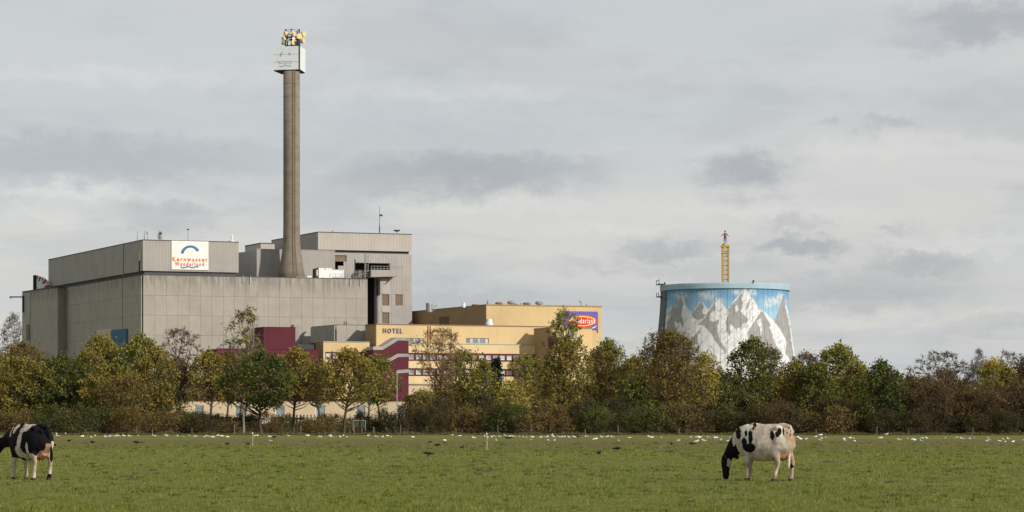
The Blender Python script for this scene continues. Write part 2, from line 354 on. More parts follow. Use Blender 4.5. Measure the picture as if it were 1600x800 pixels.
# ------------------------------------------------------------------ ground
def grass_material():
    m, nt, b = bsdf('pasture'); q = G(nt); pos = N(nt, 'ShaderNodeNewGeometry').outputs['Position']
    big = q.noise(q.mapping(pos, (.035, .05, 1)), 1, 5, .6); mid = q.noise(pos, .45, 6, .65); fine = q.noise(q.mapping(pos, (1, .5, 1)), 5.5, 6, .75)
    c = q.mix(q.ss(fine, .36, .66), (.084, .102, .020), (.228, .242, .052))
    c = q.mix(q.m('MULTIPLY', q.ss(mid, .48, .68), .75), c, (.23, .185, .062))
    c = q.mix(q.m('MULTIPLY', q.ss(big, .45, .7), .35), c, (.090, .108, .020))
    v = N(nt, 'ShaderNodeTexVoronoi', feature='F1'); v.inputs['Scale'].default_value = .8; nt.links.new(q.mapping(pos, (1, .45, 1)), v.inputs['Vector'])
    c = q.mix(q.m('MULTIPLY', q.m('SUBTRACT', 1.0, q.ss(v.outputs['Distance'], .05, .34)), .7), c, (.060, .050, .024))
    # a strip of older, browner grass along the far side of the pasture
    sp = N(nt, 'ShaderNodeSeparateXYZ'); nt.links.new(pos, sp.inputs[0]); y = q.m('ADD', sp.outputs[1], q.m('MULTIPLY', q.m('SUBTRACT', q.noise(q.mapping(pos, (.06, .06, 1)), 1, 4), .5), 34))
    strip = q.m('MULTIPLY', q.ss(y, 118, 135), q.m('SUBTRACT', 1.0, q.ss(y, 168, 192)))
    c = q.mix(q.m('MULTIPLY', strip, .7), c, (.135, .105, .045))
    nt.links.new(c, b.inputs['Base Color']); b.inputs['Roughness'].default_value = .9; b.inputs['Specular IOR Level'].default_value = .1
    bp = N(nt, 'ShaderNodeBump'); bp.inputs['Distance'].default_value = .09; nt.links.new(fine, bp.inputs['Height']); nt.links.new(bp.outputs[0], b.inputs['Normal'])
    return m
M['pasture'] = grass_material()
xs = sorted({-5000, -1500, -600, 600, 1500, 5000, *range(-300, 301, 6)}); ys = sorted({-300, -50, 10, 400, 600, 1000, 2500, 9000, *range(20, 240, 4)})
rr = random.Random(3)
vs = [(x, y, noise.noise(Vector((x * .05, y * .05, 0))) * .07 + noise.noise(Vector((x * .3, y * .3, 5))) * .02 if 15 < y < 240 else 0) for y in ys for x in xs]
mb = MB(); nx = len(xs); mb.add(vs, [(j * nx + i, j * nx + i + 1, (j + 1) * nx + i + 1, (j + 1) * nx + i) for j in range(len(ys) - 1) for i in range(nx - 1)])
meta(mb.build('pasture_ground', M['pasture'], smooth=True), kind='structure')
def gz(x, y): return noise.noise(Vector((x * .05, y * .05, 0))) * .07 + noise.noise(Vector((x * .3, y * .3, 5))) * .02 if 15 < y < 240 else 0
litter = mat('leaf_litter', (.085, .062, .034), scale=1.5, var=.3, col2=(.05, .055, .022))
def strip_ground(name, pts, z, m):
    mb = MB(); mb.prism(pts, z - .2, z); return meta(mb.build(name, m), kind='structure')
strip_ground('leaf_litter', [(-70, 224.6), (-48, 224), (-23, 226), (-19, 231), (-8, 231), (-7.5, 225), (12, 224.4), (30, 224), (70, 223.4), (74, 236), (40, 240), (-30, 242), (-72, 238)], .085, litter)
# tussocks: single blades, denser near the viewer
rng = np.random.default_rng(5)
def tri_mesh(name, V, m, tint=None, quads=False):
    """V: (n,k,3) array of separate polygons with k corners"""
    n, k = V.shape[:2]; me = bpy.data.meshes.new(name); me.vertices.add(n * k); me.vertices.foreach_set('co', V.reshape(-1).astype(np.float32))
    me.loops.add(n * k); me.loops.foreach_set('vertex_index', np.arange(n * k, dtype=np.int32))
    me.polygons.add(n); me.polygons.foreach_set('loop_start', np.arange(0, n * k, k, dtype=np.int32))
    if tint is not None:
        a = me.attributes.new('tint', 'FLOAT', 'FACE'); a.data.foreach_set('value', tint.astype(np.float32))
    me.materials.append(m); me.update(calc_edges=True); return me
NB = 230000
yy = 41 + 110 * rng.random(NB) ** 2.0
xx = (rng.random(NB) * 2 - 1) * (yy * .215 + 2)
# gather into tufts
q = np.array([noise.noise(Vector((a * .9, b * .9, 1))) for a, b in zip(xx[::10], yy[::10])]).repeat(10)[:NB]
ci = rng.integers(0, NB, NB // 3); sel = rng.random(NB) < .55
tx = xx[ci][rng.integers(0, len(ci), NB)]; jj = rng.integers(0, len(ci), NB)
xx = np.where(sel, xx[ci][jj] + rng.normal(0, .05, NB), xx); yy = np.where(sel, yy[ci][jj] + rng.normal(0, .05, NB), yy)
zb = np.array([gz(a, b) for a, b in zip(xx, yy)])
th = rng.random(NB) * 2 * np.pi; hh = rng.uniform(.025, .075, NB) * np.where(sel, 1.25, .9) * (1 + .9 * (rng.random(NB) < .02)); wd = rng.uniform(.008, .018, NB) * (yy / 60)
ux, uy = np.cos(th), np.sin(th); lean = rng.normal(0, .5, (NB, 2)) * hh[:, None]
V = np.zeros((NB, 3, 3)); V[:, 0] = np.stack([xx - ux * wd / 2, yy - uy * wd / 2, zb - .01], 1); V[:, 1] = np.stack([xx + ux * wd / 2, yy + uy * wd / 2, zb - .01], 1)
V[:, 2] = np.stack([xx + lean[:, 0], yy + lean[:, 1], zb + hh], 1)
blade = leafmat('grass_blades', [(.056, .078, .015), (.132, .165, .028), (.238, .252, .056), (.37, .32, .12)])
nt_ = 2600; ty = 42 + 120 * rng.random(nt_) ** 1.6; tx_ = (rng.random(nt_) * 2 - 1) * (ty * .215 + 2); tt = np.clip(rng.normal(.35, .28, nt_), 0, 1); k9 = 14
th2 = rng.random((nt_, k9)) * 6.28; ra = rng.uniform(.01, .10, (nt_, k9)) * (ty[:, None] / 70) ** .5; bx, by = tx_[:, None] + ra * np.cos(th2), ty[:, None] + ra * np.sin(th2); hh2 = rng.uniform(.04, .10, (nt_, 1)) * rng.uniform(.5, 1.1, (nt_, k9)); w2_ = .012 * (ty[:, None] / 60)
bz = np.array([gz(a, b_) for a, b_ in zip(tx_, ty)])[:, None] - .01 + 0 * bx; V2 = np.stack([np.stack([bx - w2_, by, bz], -1), np.stack([bx + w2_, by, bz], -1), np.stack([bx + np.cos(th2) * hh2 * .6, by + np.sin(th2) * hh2 * .6, bz + hh2], -1)], 2).reshape(-1, 3, 3)
V = np.concatenate([V, V2]); tints = np.concatenate([np.clip(rng.normal(.45, .24, NB), 0, 1), np.clip(tt[:, None] + rng.normal(0, .08, (nt_, k9)), 0, 1).reshape(-1)])
meta(link('grass', tri_mesh('grass', V, blade, tints)), 'short grazed pasture grass with yellowish tufts', 'grass', kind='stuff')

# ------------------------------------------------------------------ the reactor building
C0 = pix(223.2, 650); ZA = zpx(430.2, 650)
AL = isect(C0, UB, 104.5); AR = isect(C0, UF, 573.6)
t = thing('reactor_building', (*C0, 0), 'vast grey concrete panelled hall below the white banner, blue panel on its side', 'building')
mb = MB(); mb.prism([tuple(AL + Vector((.25, -.05))), tuple(C0 + Vector((.15, .25))), tuple(AR + Vector((-.1, .2))), tuple(AR + UB * 62), tuple(AL + UF * 100)], 0, ZA - .4); mb.build('core_wall', M['concrete'], t)
WFr, WLe = Wall(C0, AR), Wall(AL, C0)
panels(WFr, t, 0, WFr.L, ZA - 24.9, ZA, 2.95, 4.98, M['concrete'], .15, .3)
panels(WLe, t, 0, WLe.L - .02, ZA - 24.9, ZA, 2.95, 4.98, M['concrete'], .15, .3)
mb = MB(); WFr.slab(mb, 0, WFr.L, 0, ZA - 24.95, .13, .3); WLe.slab(mb, 0, WLe.L - .05, 0, ZA - 24.95, .13, .3); mb.build('plinth_wall', M['concrete'], t)
mb = MB(); s_ = WFr.s(366.5); WFr.slab(mb, s_ - .12, s_ + .12, 0, ZA, .22, .08); s_ = WFr.s(571.5); mb.build('expansion_joint', M['concrete_dk'], t)
mb = MB(); WFr.slab(mb, -.3, WFr.L, ZA, ZA + .22, .32, 1.2); WLe.slab(mb, 0, WLe.L - .9, ZA, ZA + .2, .32, 1.2); mb.build('roof_coping', M['band'], t)
mb = MB(); mb.prism([tuple(AL + Vector((1, 0))), tuple(C0 + Vector((1, 1))), tuple(AR + Vector((-1, 1))), tuple(AR + UB * 60), tuple(AL + UF * 98)], ZA - .4, ZA - .1); mb.build('flat_roof', M['band'], t)
for px, y0, y1 in ((378.5, 430, 443), (390, 431, 443.5), (546, 436, 446.5), (561.5, 436, 447)):
    s0, s1, z0, z1 = WFr.rect(px - .7, px + .7, y0, y1); mb = MB(); WFr.slab(mb, s0, s1, z0, z1, .7, .3); WFr.slab(mb, s0, s1, z1 - .3, z1, .7, .5); mb.build('rain_spout', M['steel'], t)
s0, s1, z0, z1 = WFr.rect(456.4, 465, 507, 538); mb = MB(); WFr.slab(mb, s0, s1, z0, z1, 1.6, 1.5); mb.build('wall_duct', M['grey_box'], t)
s0, s1, z0, z1 = WFr.rect(481, 484, 527, 538); mb = MB(); WFr.slab(mb, s0, s1, z0, z1, .35, .2); mb.build('door', M['blue_door'], t)
s0, s1, z0, z1 = WLe.rect(178.8, 202.8, 515, 556); mb = MB(); WLe.slab(mb, s0, s1, z0, z1, 1.0, .9); mb.build('blue_panel', M['blue_door'], t)
s0, s1, z0, z1 = WLe.rect(154.5, 178.6, 515, 556); mb = MB(); WLe.slab(mb, s0, s1, z0, z1, .6, .5); mb.build('pale_panel', M['beige'], t)
s0 = WLe.s(194); mb = MB(); mb.tube(WLe.p(s0, 0, .4), WLe.p(s0, ZA + .3, .4), .14, n=6); mb.build('downpipe', M['band'], t)
# upper storey of the reactor building
ZA2 = zpx(375.3, 650); U0 = C0; UL = isect(C0, UB, 76.2); UR = isect(C0, UF, 372.7)
t2 = thing('upper_hall', (*C0, ZA), 'lighter grey sheet-clad upper storey carrying the white banner', 'building')
mb = MB(); i_ = (UF + UB) * .5
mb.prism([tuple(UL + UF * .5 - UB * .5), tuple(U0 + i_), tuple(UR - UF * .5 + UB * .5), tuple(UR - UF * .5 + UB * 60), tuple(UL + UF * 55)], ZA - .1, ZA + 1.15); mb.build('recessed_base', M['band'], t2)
mb = MB(); mb.prism([tuple(UL + UF * .2), tuple(U0 + (UF + UB) * .2), tuple(UR + UB * .2), tuple(UR + UB * 60), tuple(UL + UF * 55)], ZA + 1.1, ZA2 - .1); mb.build('core_wall', M['cladding'], t2)
WU, WUL = Wall(U0, UR), Wall(UL, U0)
def ribbed(wall, parent, s0, s1, z0, z1, m, pitch=1.0, out=.1, name='cladding_sheet', seam=.08):
    """profiled metal sheets: each sheet a part, with a raised rib at its edge"""
    n = max(1, round((s1 - s0) / (pitch * 3))); w_ = (s1 - s0) / n; mb = MB(); k = 3; p_ = w_ / k
    for i in range(k):
        mb.obox((i * p_, 0, 0), (p_ * .72, 0, 0), (0, -.12, 0), (0, 0, z1 - z0)); mb.obox((i * p_ + p_ * .72, -.07 * 0 + .0, 0), (p_ * .28, 0, 0), (0, -.095, 0), (0, 0, z1 - z0))
    me = mb.mesh(name, m)
    for i in range(n): link(name, me, parent, wall.p(s0 + i * w_, z0, out - .12) - ORG[parent.name], wall.rz)
ribbed(WU, t2, 0, WU.L, ZA + 1.15, ZA2, M['cladding'], .8)
ribbed(WUL, t2, 0, WUL.L - .02, ZA + 1.15, ZA2, M['cladding'], .9)
mb = MB(); WU.slab(mb, -.2, WU.L, ZA2, ZA2 + .18, .2, .8); WUL.slab(mb, 0, WUL.L - .62, ZA2, ZA2 + .17, .2, .8); mb.build('roof_coping', M['band'], t2)
mb = MB(); mb.prism([tuple(UL + UF * .5), tuple(U0 + (UF + UB) * .5), tuple(UR + UB * .5 - UF * .3), tuple(UR + UB * 59), tuple(UL + UF * 54)], ZA2 - .1, ZA2 + .05); mb.build('flat_roof', M['band'], t2)
mb = MB(); s0 = WUL.s(194); mb.tube(WUL.p(s0, ZA + .5, .25), WUL.p(s0, ZA2 + .5, .25), .13, n=6); mb.build('downpipe', M['steel'], t2)
mb = MB(); s0, s1, z0, z1 = WUL.rect(218.8, 221.5, 394, 407.5); WUL.slab(mb, s0, s1, z0, z1, .35, .25); mb.build('wall_hatch', M['beige'], t2)
mb = MB(); s0, s1, z0, z1 = WUL.rect(218.6, 219.4, 407, 432); WUL.slab(mb, s0, s1, z0, z1, .35, .25); mb.build('cable_duct', M['dk_steel'], t2)
# white banner with lettering
s0, s1, z0, z1 = WU.rect(267.6, 325.4, 376.8, 421.6)
b = thing('banner', WU.p((s0 + s1) / 2, z0, .15), 'square white banner with orange lettering high on the grey hall', 'banner')
mb = MB(); WU.slab(mb, s0, s1, z0, z1, .32, .1); mb.build('banner_sheet', M['white'], b)
mb = MB(); ring_on(WU, mb, 297, 398, 15.3, 14.5, 10.6, 11.0, 25, 172, .36, .03, 20); mb.build('blue_arc', M['blue_pr'], b)
mb = MB()
for k in range(14):
    x = 281.5 + k * 2.05; y = 417.6 + .8 * math.sin(k * .9); WU.poly(mb, [(x, y + 1.2), (x + 1.7, y + 1.2), (x + 1.7, y - 1.1), (x, y - 1.1)], .345, .02)
mb.build('small_blue_print', M['blue_pr'], b)
letters(WU, b, 'Kernwasser', 269.0, 324, 401.8, 408.6, .345, M['orange'], .04, bold=.03)
letters(WU, b, 'Wunderland', 272.8, 318.5, 409.4, 415.8, .345, M['orange'], .04, bold=.03)
# left annexe
t3 = thing('left_annexe', (*pix(70, 720), 0), 'dark rounded grey annexe at the left end of the plant', 'building')
ZB = zpx(451, 716)
An = [pix(35.2, 738), pix(48, 731), pix(62, 722), pix(76, 715.5), pix(90, 711), pix(104.8, AL.y - .3)]
mb = MB(); mb.prism([tuple(a) for a in An] + [tuple(AL + UF * 10 + UB * 5), tuple(pix(98, 790)), tuple(pix(36.5, 790))], 0, ZB); mb.build('annexe_wall', M['concrete'], t3)
mb = MB(); wp = Wall(An[0], An[1]); wp.slab(mb, .2, wp.L - .1, 0, ZB - .3, .2, .25); mb.build('pale_strip', M['cladding'], t3)
s0, s1, z0, z1 = wp.rect(43.5, 47.6, 507, 531); mb = MB(); wp.slab(mb, s0, s1, z0, z1, .5, .25); mb.build('wall_duct', M['brown_board'], t3)
for a, b_ in zip(An, An[1:]):
    wq = Wall(a, b_); mb = MB(); wq.slab(mb, 0, wq.L, ZB, ZB + .3, .15, .7); mb.build('roof_coping', M['band'], t3)
mb = MB(); a = Vector((*pix(36.6, 736), 0)); mb.tube(a + Vector((0, 0, zpx(488, 736))), a + Vector((0, 0, zpx(462, 736))), .35, n=6); mb.tube(a + Vector((.4, 0, zpx(464, 736))), a + Vector((-3.9, 0, zpx(464, 736))), .2, n=6)
mb.tube(a + Vector((-3.6, 0, zpx(464, 736))), a + Vector((-3.6, 0, zpx(466.5, 736))), .15, n=6); mb.build('davit', M['dk_steel'], t3)
# quarter-round exhaust hood on the annexe roof
h0 = pix(56.6, 728); hz = ZB; rad = zpx(431, 728) - hz
t4 = thing('exhaust_hood', (*h0, hz), 'quarter round red and white streaked hood on the annexe roof', 'roof hood')
mb = MB(); mb.box((h0.x - .4, h0.y + 1.5, hz + rad / 2 + .1), (.9, 3.4, rad + .2)); mb.build('intake_frame', M['dark'], t4)
mb = MB(); arc = [(h0.x + .06 + rad * .92 * math.sin(R(a)), h0.y, hz + rad * math.cos(R(a))) for a in range(0, 91, 9)]; mb.vprism([(h0.x + .06, h0.y, hz)] + arc, (0, 3, 0)); mb.build('hood_shell', M['offwhite'], t4)
mb = MB()
for k, (a0, a1, r0) in enumerate([(2, 7, .70), (13, 21, .6), (27, 33, .74), (38, 50, .62), (55, 60, .78), (64, 76, .6)]):
    mb.vprism([(h0.x + .06 + rad * rr_ * .92 * math.sin(R(a)), h0.y - .05, hz + rad * rr_ * math.cos(R(a))) for a, rr_ in ((a0, r0), (a0, .99), ((a0 + a1) / 2, 1.0), (a1, .99), (a1 - 1, r0 + .1))], (0, .04, 0))
mb.build('red_streak', mat('dull_red', (.25, .05, .04)), t4)
# block behind the chimney
t5 = thing('rear_block', (*pix(400, 690), ZA), 'low smooth grey block behind the foot of the chimney', 'building')
ZC = zpx(390.3, 686)
c1 = pix(401, 684); c2 = isect(c1, UF, 523); base = [pix(373.6, 697), pix(384, 694.5), pix(391, 692), pix(396, 689)]
mb = MB(); mb.prism([tuple(p) for p in base] + [tuple(c1), tuple(c2), tuple(c2 + UB * 14), tuple(base[0] + UB * 20)], ZA - .2, ZC); mb.build('block_wall', M['cladding'], t5)
wc = Wall(c1, c2); ribbed(wc, t5, 0, wc.L, ZA, ZC, M['cladding'], .9)
mb = MB(); wc.slab(mb, -.1, wc.L + .1, ZC, ZC + .15, .2, .7); mb.build('roof_coping', M['cladding_lt'], t5)
t5b = thing('roof_cabin', (*pix(407, 740), ZC - 1), 'small pale box rising behind the roof left of the chimney', 'roof cabin')
e0 = pix(407.4, 740); el_ = isect(e0, UB, 382.8); er = isect(e0, UF, 429); ZE = zpx(380.3, 740)
mb = MB(); mb.prism([tuple(el_), tuple(e0), tuple(er), tuple(er + UB * 20), tuple(el_ + UF * 4)], ZA, ZE); mb.build('cabin_wall', M['cladding_lt'], t5b)
mb = MB(); w1, w2 = Wall(el_, e0), Wall(e0, er); w1.slab(mb, 0, w1.L, ZE, ZE + .2, .15, .8); w2.slab(mb, 0, w2.L, ZE, ZE + .2, .16, .8); mb.build('roof_coping', M['band'], t5b)

# ------------------------------------------------------------------ tall block right of the chimney
D0 = pix(496.8, 720); DL = isect(D0, UB, 424.7); DR = isect(D0, UF, 643.6); ZD = zpx(363, 720)
ZD1 = zpx(390.6, 722); ZD0 = zpx(396.2, 726)
t6 = thing('stair_tower_block', (*D0, 0), 'tall grey clad block with black slot and long balcony right of the chimney', 'building')
iD = (UF + UB)
mb = MB(); mb.prism([tuple(DL + UF), tuple(D0 + iD * .3), tuple(DR + UB * .3 - UF * .2), tuple(DR + UB * 30), tuple(DL + UF * 30)], ZD1, ZD - .1); mb.build('parapet_core', M['cladding_lt'], t6)
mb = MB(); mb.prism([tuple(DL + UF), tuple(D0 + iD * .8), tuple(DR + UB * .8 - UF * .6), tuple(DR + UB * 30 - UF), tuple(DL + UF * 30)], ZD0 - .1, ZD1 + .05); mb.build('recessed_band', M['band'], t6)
WD, WDL = Wall(D0, DR), Wall(DL, D0)
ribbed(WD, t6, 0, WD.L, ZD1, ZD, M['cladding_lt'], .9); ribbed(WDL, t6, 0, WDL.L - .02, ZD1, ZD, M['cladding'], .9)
mb = MB(); WD.slab(mb, -.2, WD.L, ZD, ZD + .2, .2, .8); WDL.slab(mb, 0, WDL.L - .62, ZD, ZD + .19, .2, .8); mb.build('roof_coping', M['band'], t6)
thk = 3.0
mb = MB(); mb.prism([tuple(DL + UF), tuple(D0 + UB * (thk + .3)), tuple(DR + UB * (thk + .3) - UF * .3), tuple(DR + UB * 30 - UF * .3), tuple(DL + UF * 30)], 0, ZD0); mb.build('inner_wall', M['dark'], t6)  # near-black in place of concrete: the openings' deep shade put into the colour
H = [WD.rect(523.4, 541.4, 399, 423), WD.rect(555, 609.2, 411, 424), WD.rect(573.5, 589.4, 423, 520), WD.rect(597, 608.2, 460.2, 477.4), WD.rect(617.6, 629, 460.2, 477.4), WD.rect(597, 608.2, 488.6, 505.6)]
mb = MB(); WD.skin(mb, 0, ZD0, H, 0, thk); mb.build('front_wall', M['tower_wall'], t6)
# vertical sheets on that wall
n = 36; sh = WD.L / n
for i in range(n):
    a, b_ = i * sh + .015, (i + 1) * sh - .015; zs = [(ZD0 - .05)]
    hs = sorted([(h[3], h[2]) for h in H if h[0] < b_ - .1 and h[1] > a + .1], reverse=True); top = ZD0 - .05; mb = MB()
    for ht, hb in hs:
        if top > ht: WD.slab(mb, a, b_, ht + .02, top, .07, .066)
        top = min(top, hb)
    WD.slab(mb, a, b_, 0, top - .02, .07, .066); mb.build('wall_sheet', M['tower_wall'], t6)
for i, hrec in enumerate((H[3], H[4], H[5])):
    mb = MB(); WD.slab(mb, hrec[0], hrec[1], hrec[2], hrec[3], -.25, .2); o = mb.build('shutter', M['brown_board'], t6)
    mb = MB()
    for k in range(1, 4): x = hrec[0] + (hrec[1] - hrec[0]) * k / 4; WD.slab(mb, x - .04, x + .04, hrec[2], hrec[3], -.2, .06)
    mb.build('shutter_rib', M['brown_board'], o)
for r_ in ((597, 608.6, 438.5, 459), (597, 608.6, 478.6, 487.6)):
    s0, s1, z0, z1 = WD.rect(*r_); mb = MB(); WD.slab(mb, s0, s1, z0, z1, .16, .1); mb.build('pale_panel', M['cladding_lt'], t6)
s0, s1, z0, z1 = WD.rect(523.4, 541.4, 399, 408.5); mb = MB(); WD.slab(mb, s0, s1, z0, z1, -.3, .3); mb.build('roller_shutter', M['brown_board'], t6)
mb = MB(); s0, s1, z0, z1 = WD.rect(536.5, 541.3, 409, 434); WD.slab(mb, s0, s1, z0, z1, .3, .3); WD.slab(mb, s0 - 1.6, s0, z0 + 2.1, z0 + 3.3, .3, .3); mb.build('door_frame', M['cladding'], t6)
mb = MB(); s0, s1, z0, z1 = WD.rect(587.6, 589.6, 437, 520); WD.slab(mb, s0, s1, z0, z1, .35, .35); mb.build('slot_trim', M['band'], t6)
# balcony
s0, s1, z0, z1 = WD.rect(572.6, 614.5, 423.2, 434.5); mb = MB()
a, b_ = WD.p(s0, z0, 4.5), WD.p(s1 + 1.2, z0, 4.5); mb.vprism([WD.p(s0, z0, 0), WD.p(s1, z0 + .3, 0), WD.p(s1, z1, 0), WD.p(s0, z1, 0)], (WD.n.x * 4.5, WD.n.y * 4.5, 0)); mb.build('balcony_slab', M['cladding'], t6)
mb = MB(); s2 = WD.s(590.5); s3 = WD.s(609); zb1 = z0 - .05; mb.vprism([WD.p(s2, zb1, .05), WD.p(s3, zb1, .05), WD.p(s3 - 1.2, zb1 - .6, .05), WD.p(s2 + 1.0, WD.z(594, 447), .05), WD.p(s2, WD.z(591, 462), .05)], (WD.n.x * 2.2, WD.n.y * 2.2, 0)); mb.build('balcony_bracket', M['cladding'], t6)
def railing(wall, parent, s0, s1, z, out, h=1.1, step=1.2, m='dk_steel', r=.05):
    mb = MB(); n = max(1, int((s1 - s0) / step))
    for i in range(n + 1): s_ = s0 + (s1 - s0) * i / n; mb.tube(wall.p(s_, z, out), wall.p(s_, z + h, out), r, n=4)
    for k in (1, .5): mb.tube(wall.p(s0, z + h * k, out), wall.p(s1, z + h * k, out), r, n=4)
    return mb.build('railing', M[m], parent)
railing(WD, t6, WD.s(578), WD.s(608), WD.z(590, 423.5), 1.2, 1.3, .9, 'steel', .07)
railing(WD, t6, WD.s(608), WD.s(622), WD.z(612, 423.3), 4.1, 1.1, 1.0, 'steel', .05)
s0, s1, z0, z1 = WD.rect(556, 572, 424, 435); mb = MB()
mb.tube(WD.p(s0 - 1, z0, 3), WD.p(s1, z1, 3), .16, n=5); mb.tube(WD.p(s0 - 1, z0, 1), WD.p(s1, z1, 1), .16, n=5)
for k in range(8): mb.tube(WD.p(s0 - 1 + (s1 - s0 + 1) * k / 7, z0 + (z1 - z0) * k / 7, 1), WD.p(s0 - 1 + (s1 - s0 + 1) * k / 7, z0 + (z1 - z0) * k / 7, 3), .1, n=4)
mb.build('steel_stair', M['steel'], t6)
mb = MB(); WD.slab(mb, WD.s(556), WD.s(572.4), z0, z0 + 2.1, 2.6, 1.5); mb.build('stair_landing', M['brown_board'], t6)
mb = MB(); sl = WD.s(565); mb.tube(WD.p(sl, WD.z(565, 435), 3.4), WD.p(sl, WD.z(565, 396), 3.4), .2, n=5); mb.tube(WD.p(sl + .9, WD.z(565, 424), 3.4), WD.p(sl + .9, WD.z(565, 399), 3.4), .1, n=5)
for k in range(10): z_ = WD.z(565, 432 - k * 3.4); mb.tube(WD.p(sl, z_, 3.4), WD.p(sl + .9, z_, 3.4), .08, n=4)
mb.build('aerial_mast', M['steel'], t6)
# roof furniture
def pole(px, y0, y1, Y, label, r=.09, name='aerial', extra=None, m='dk_steel'):
    p = P3(px, y1, Y); t = thing(name, p, label, 'aerial'); mb = MB(); top = Vector((p.x, p.y, zpx(y0, Y))); mb.tube(p, top, r, r * .5, n=5)
    if extra: extra(mb, p, top)
    mb.build('mast', M[m], t); return t
pole(593, 322, 364, 735, 'tall thin aerial on the roof of the tall grey block', .09, extra=lambda mb, p, t: (mb.box((t.x + .4, t.y, p.z + 5.0), (.9, .5, .5)), mb.tube((p.x, p.y, p.z), (p.x, p.y, p.z + 2), .16, n=5)))
pole(214.6, 361, 378, 656, 'thin aerial left of the roof corner above the banner', .07)
pole(225.6, 360, 376, 655, 'thicker aerial right at the roof corner of the upper hall', .14, m='steel')
pole(230.4, 362, 376, 656, 'aerial with a stubby head just right of the roof corner', .09, extra=lambda mb, p, t: mb.tube(t - Vector((0, 0, .7)), t, .28, n=6), m='steel')
pole(293.6, 358.5, 377, 658, 'slim pole with a red lamp standing above the banner', .06, extra=lambda mb, p, t: mb.box(t, (.5, .4, .3)))
pole(362.4, 365, 379, 666, 'pale aerial at the right end of the upper hall roof', .16, extra=lambda mb, p, t: (mb.tube(p, p + Vector((0, 0, .5)), .8, n=8), mb.tube(t - Vector((0, 0, 1.5)), t - Vector((0, 0, .4)), .25, n=6)), m='offwhite')
pole(519.5, 360, 364, 728, 'tiny stub aerial on the tall block roof edge', .12)
t = thing('roof_beacon', P3(620, 363, 733), 'flat dark box on the right end of the tall block roof', 'roof box'); p = P3(620, 363, 733)
mb = MB(); mb.box(p + Vector((0, 0, .5)), (1.7, 1, .4)); mb.build('beacon_box', M['dk_steel'], t); mb = MB(); mb.tube(p, p + Vector((0, 0, .35)), .25, n=6); mb.build('beacon_foot', M['dk_steel'], t)
# white plant cabin beside the chimney
def cabin(px0, px1, y0, y1, Y, label, m, dep=3, name='plant_cabin'):
    a = P3(px0, y1, Y); wdt = (px1 - px0) / F * Y; h = zpx(y0, Y) - zpx(y1, Y); t = thing(name, a + Vector((wdt / 2, 0, 0)), label, 'plant cabin'); mb = MB(); wl = Wall(a, Vector((a.x, a.y)) + UF * wdt / UF.x)
    wl.slab(mb, 0, wl.L, a.z, a.z + h, 0, dep); mb.build('cabin_body', M[m], t)
    mb = MB(); wl.slab(mb, -.05, wl.L + .05, a.z + h, a.z + h + .12, .08, dep + .15); mb.build('cabin_roof', M['steel'], t)
    return t, wl, a.z, h
t, wl, z_, h_ = cabin(498, 518, 418.5, 435.5, 671.5, 'white box cabin on the roof right of the chimney', 'white')
mb = MB(); wl.slab(mb, -.9, -.08, z_, z_ + h_ * .93, 0, 2.6); mb.build('fan_housing', M['dk_steel'], t); mb = MB(); wl.slab(mb, -.55, -.3, z_ + .8, z_ + h_ * .8, .06, .05); mb.build('fan_slot', M['white'], t)
mb = MB(); wl.slab(mb, wl.L * .45, wl.L * .55, z_ + h_ * .86, z_ + h_ * .93, .05, .05); mb.build('vent_slot', M['dk_steel'], t)
t, wl, z_, h_ = cabin(518.4, 537, 421.5, 433.5, 674.5, 'lower white housing tucked beside the white roof cabin', 'offwhite')
cabin(480, 487, 430.5, 435.6, 669, 'small dark and white unit at the foot of the chimney', 'offwhite', 1, 'roof_unit')
cabin(463, 479, 433.2, 436, 667.5, 'long low pale kerb box at the chimney foot', 'cladding_lt', 1, 'roof_unit')
t = thing('roof_railing', (*WFr.p(WFr.s(515), ZA, 0)[:2], ZA), 'thin steel railing along the roof edge beside the white cabin', 'railing'); railing(WFr, t, WFr.s(516), WFr.s(572), ZA + .2, -.6, 1.1, 1.6, 'steel', .04)

# ------------------------------------------------------------------ chimney
CY = 680.0; cx = (455.6 - 800) / F * CY
t = thing('chimney', (cx, CY, ZA), 'tall slender concrete chimney flaring at its foot', 'chimney')
prof = [(hw * CY / F, zpx(y, CY) - ZA) for hw, y in ((21.8, 434.5), (19.9, 424), (17.9, 412), (16.2, 402), (14.9, 393), (13.9, 384), (13.3, 374), (13.0, 350), (13.0, 240), (12.9, 112))]
prof[0] = (prof[0][0], 0)
chm = mat('chimney_concrete', (.225, .190, .145), streak=.45, scale=.5, bump=.03, var=.25, col2=(.14, .12, .095))
mb = MB(); mb.lathe((cx, CY, ZA), prof, 40); mb.build('shaft', chm, t, True)
mb = MB()
for k in range(1, 12):
    z_ = prof[7][1] + (prof[-1][1] - prof[7][1]) * k / 12; mb.lathe((cx, CY, ZA + z_), [(2.15, 0), (2.21, .02), (2.21, .1), (2.15, .12)], 32, cap=False)
mb.build('pour_ring', chm, t)
for off, w_ in ((.24, .16), (.50, .10)):                       # the two conduits with a ladder between them
    mb = MB()
    for (r0, z0), (r1, z1) in zip(prof, prof[1:]):
        a = math.asin(off); p0 = Vector((cx + r0 * math.sin(a), CY - (r0 + .06) * math.cos(a), ZA + z0)); p1 = Vector((cx + r1 * math.sin(a), CY - (r1 + .06) * math.cos(a), ZA + z1)); mb.tube(p0, p1, w_, n=6)
    mb.build('conduit', M['brown_board'], t)
mb = MB(); a0, a1 = math.asin(.28), math.asin(.46)
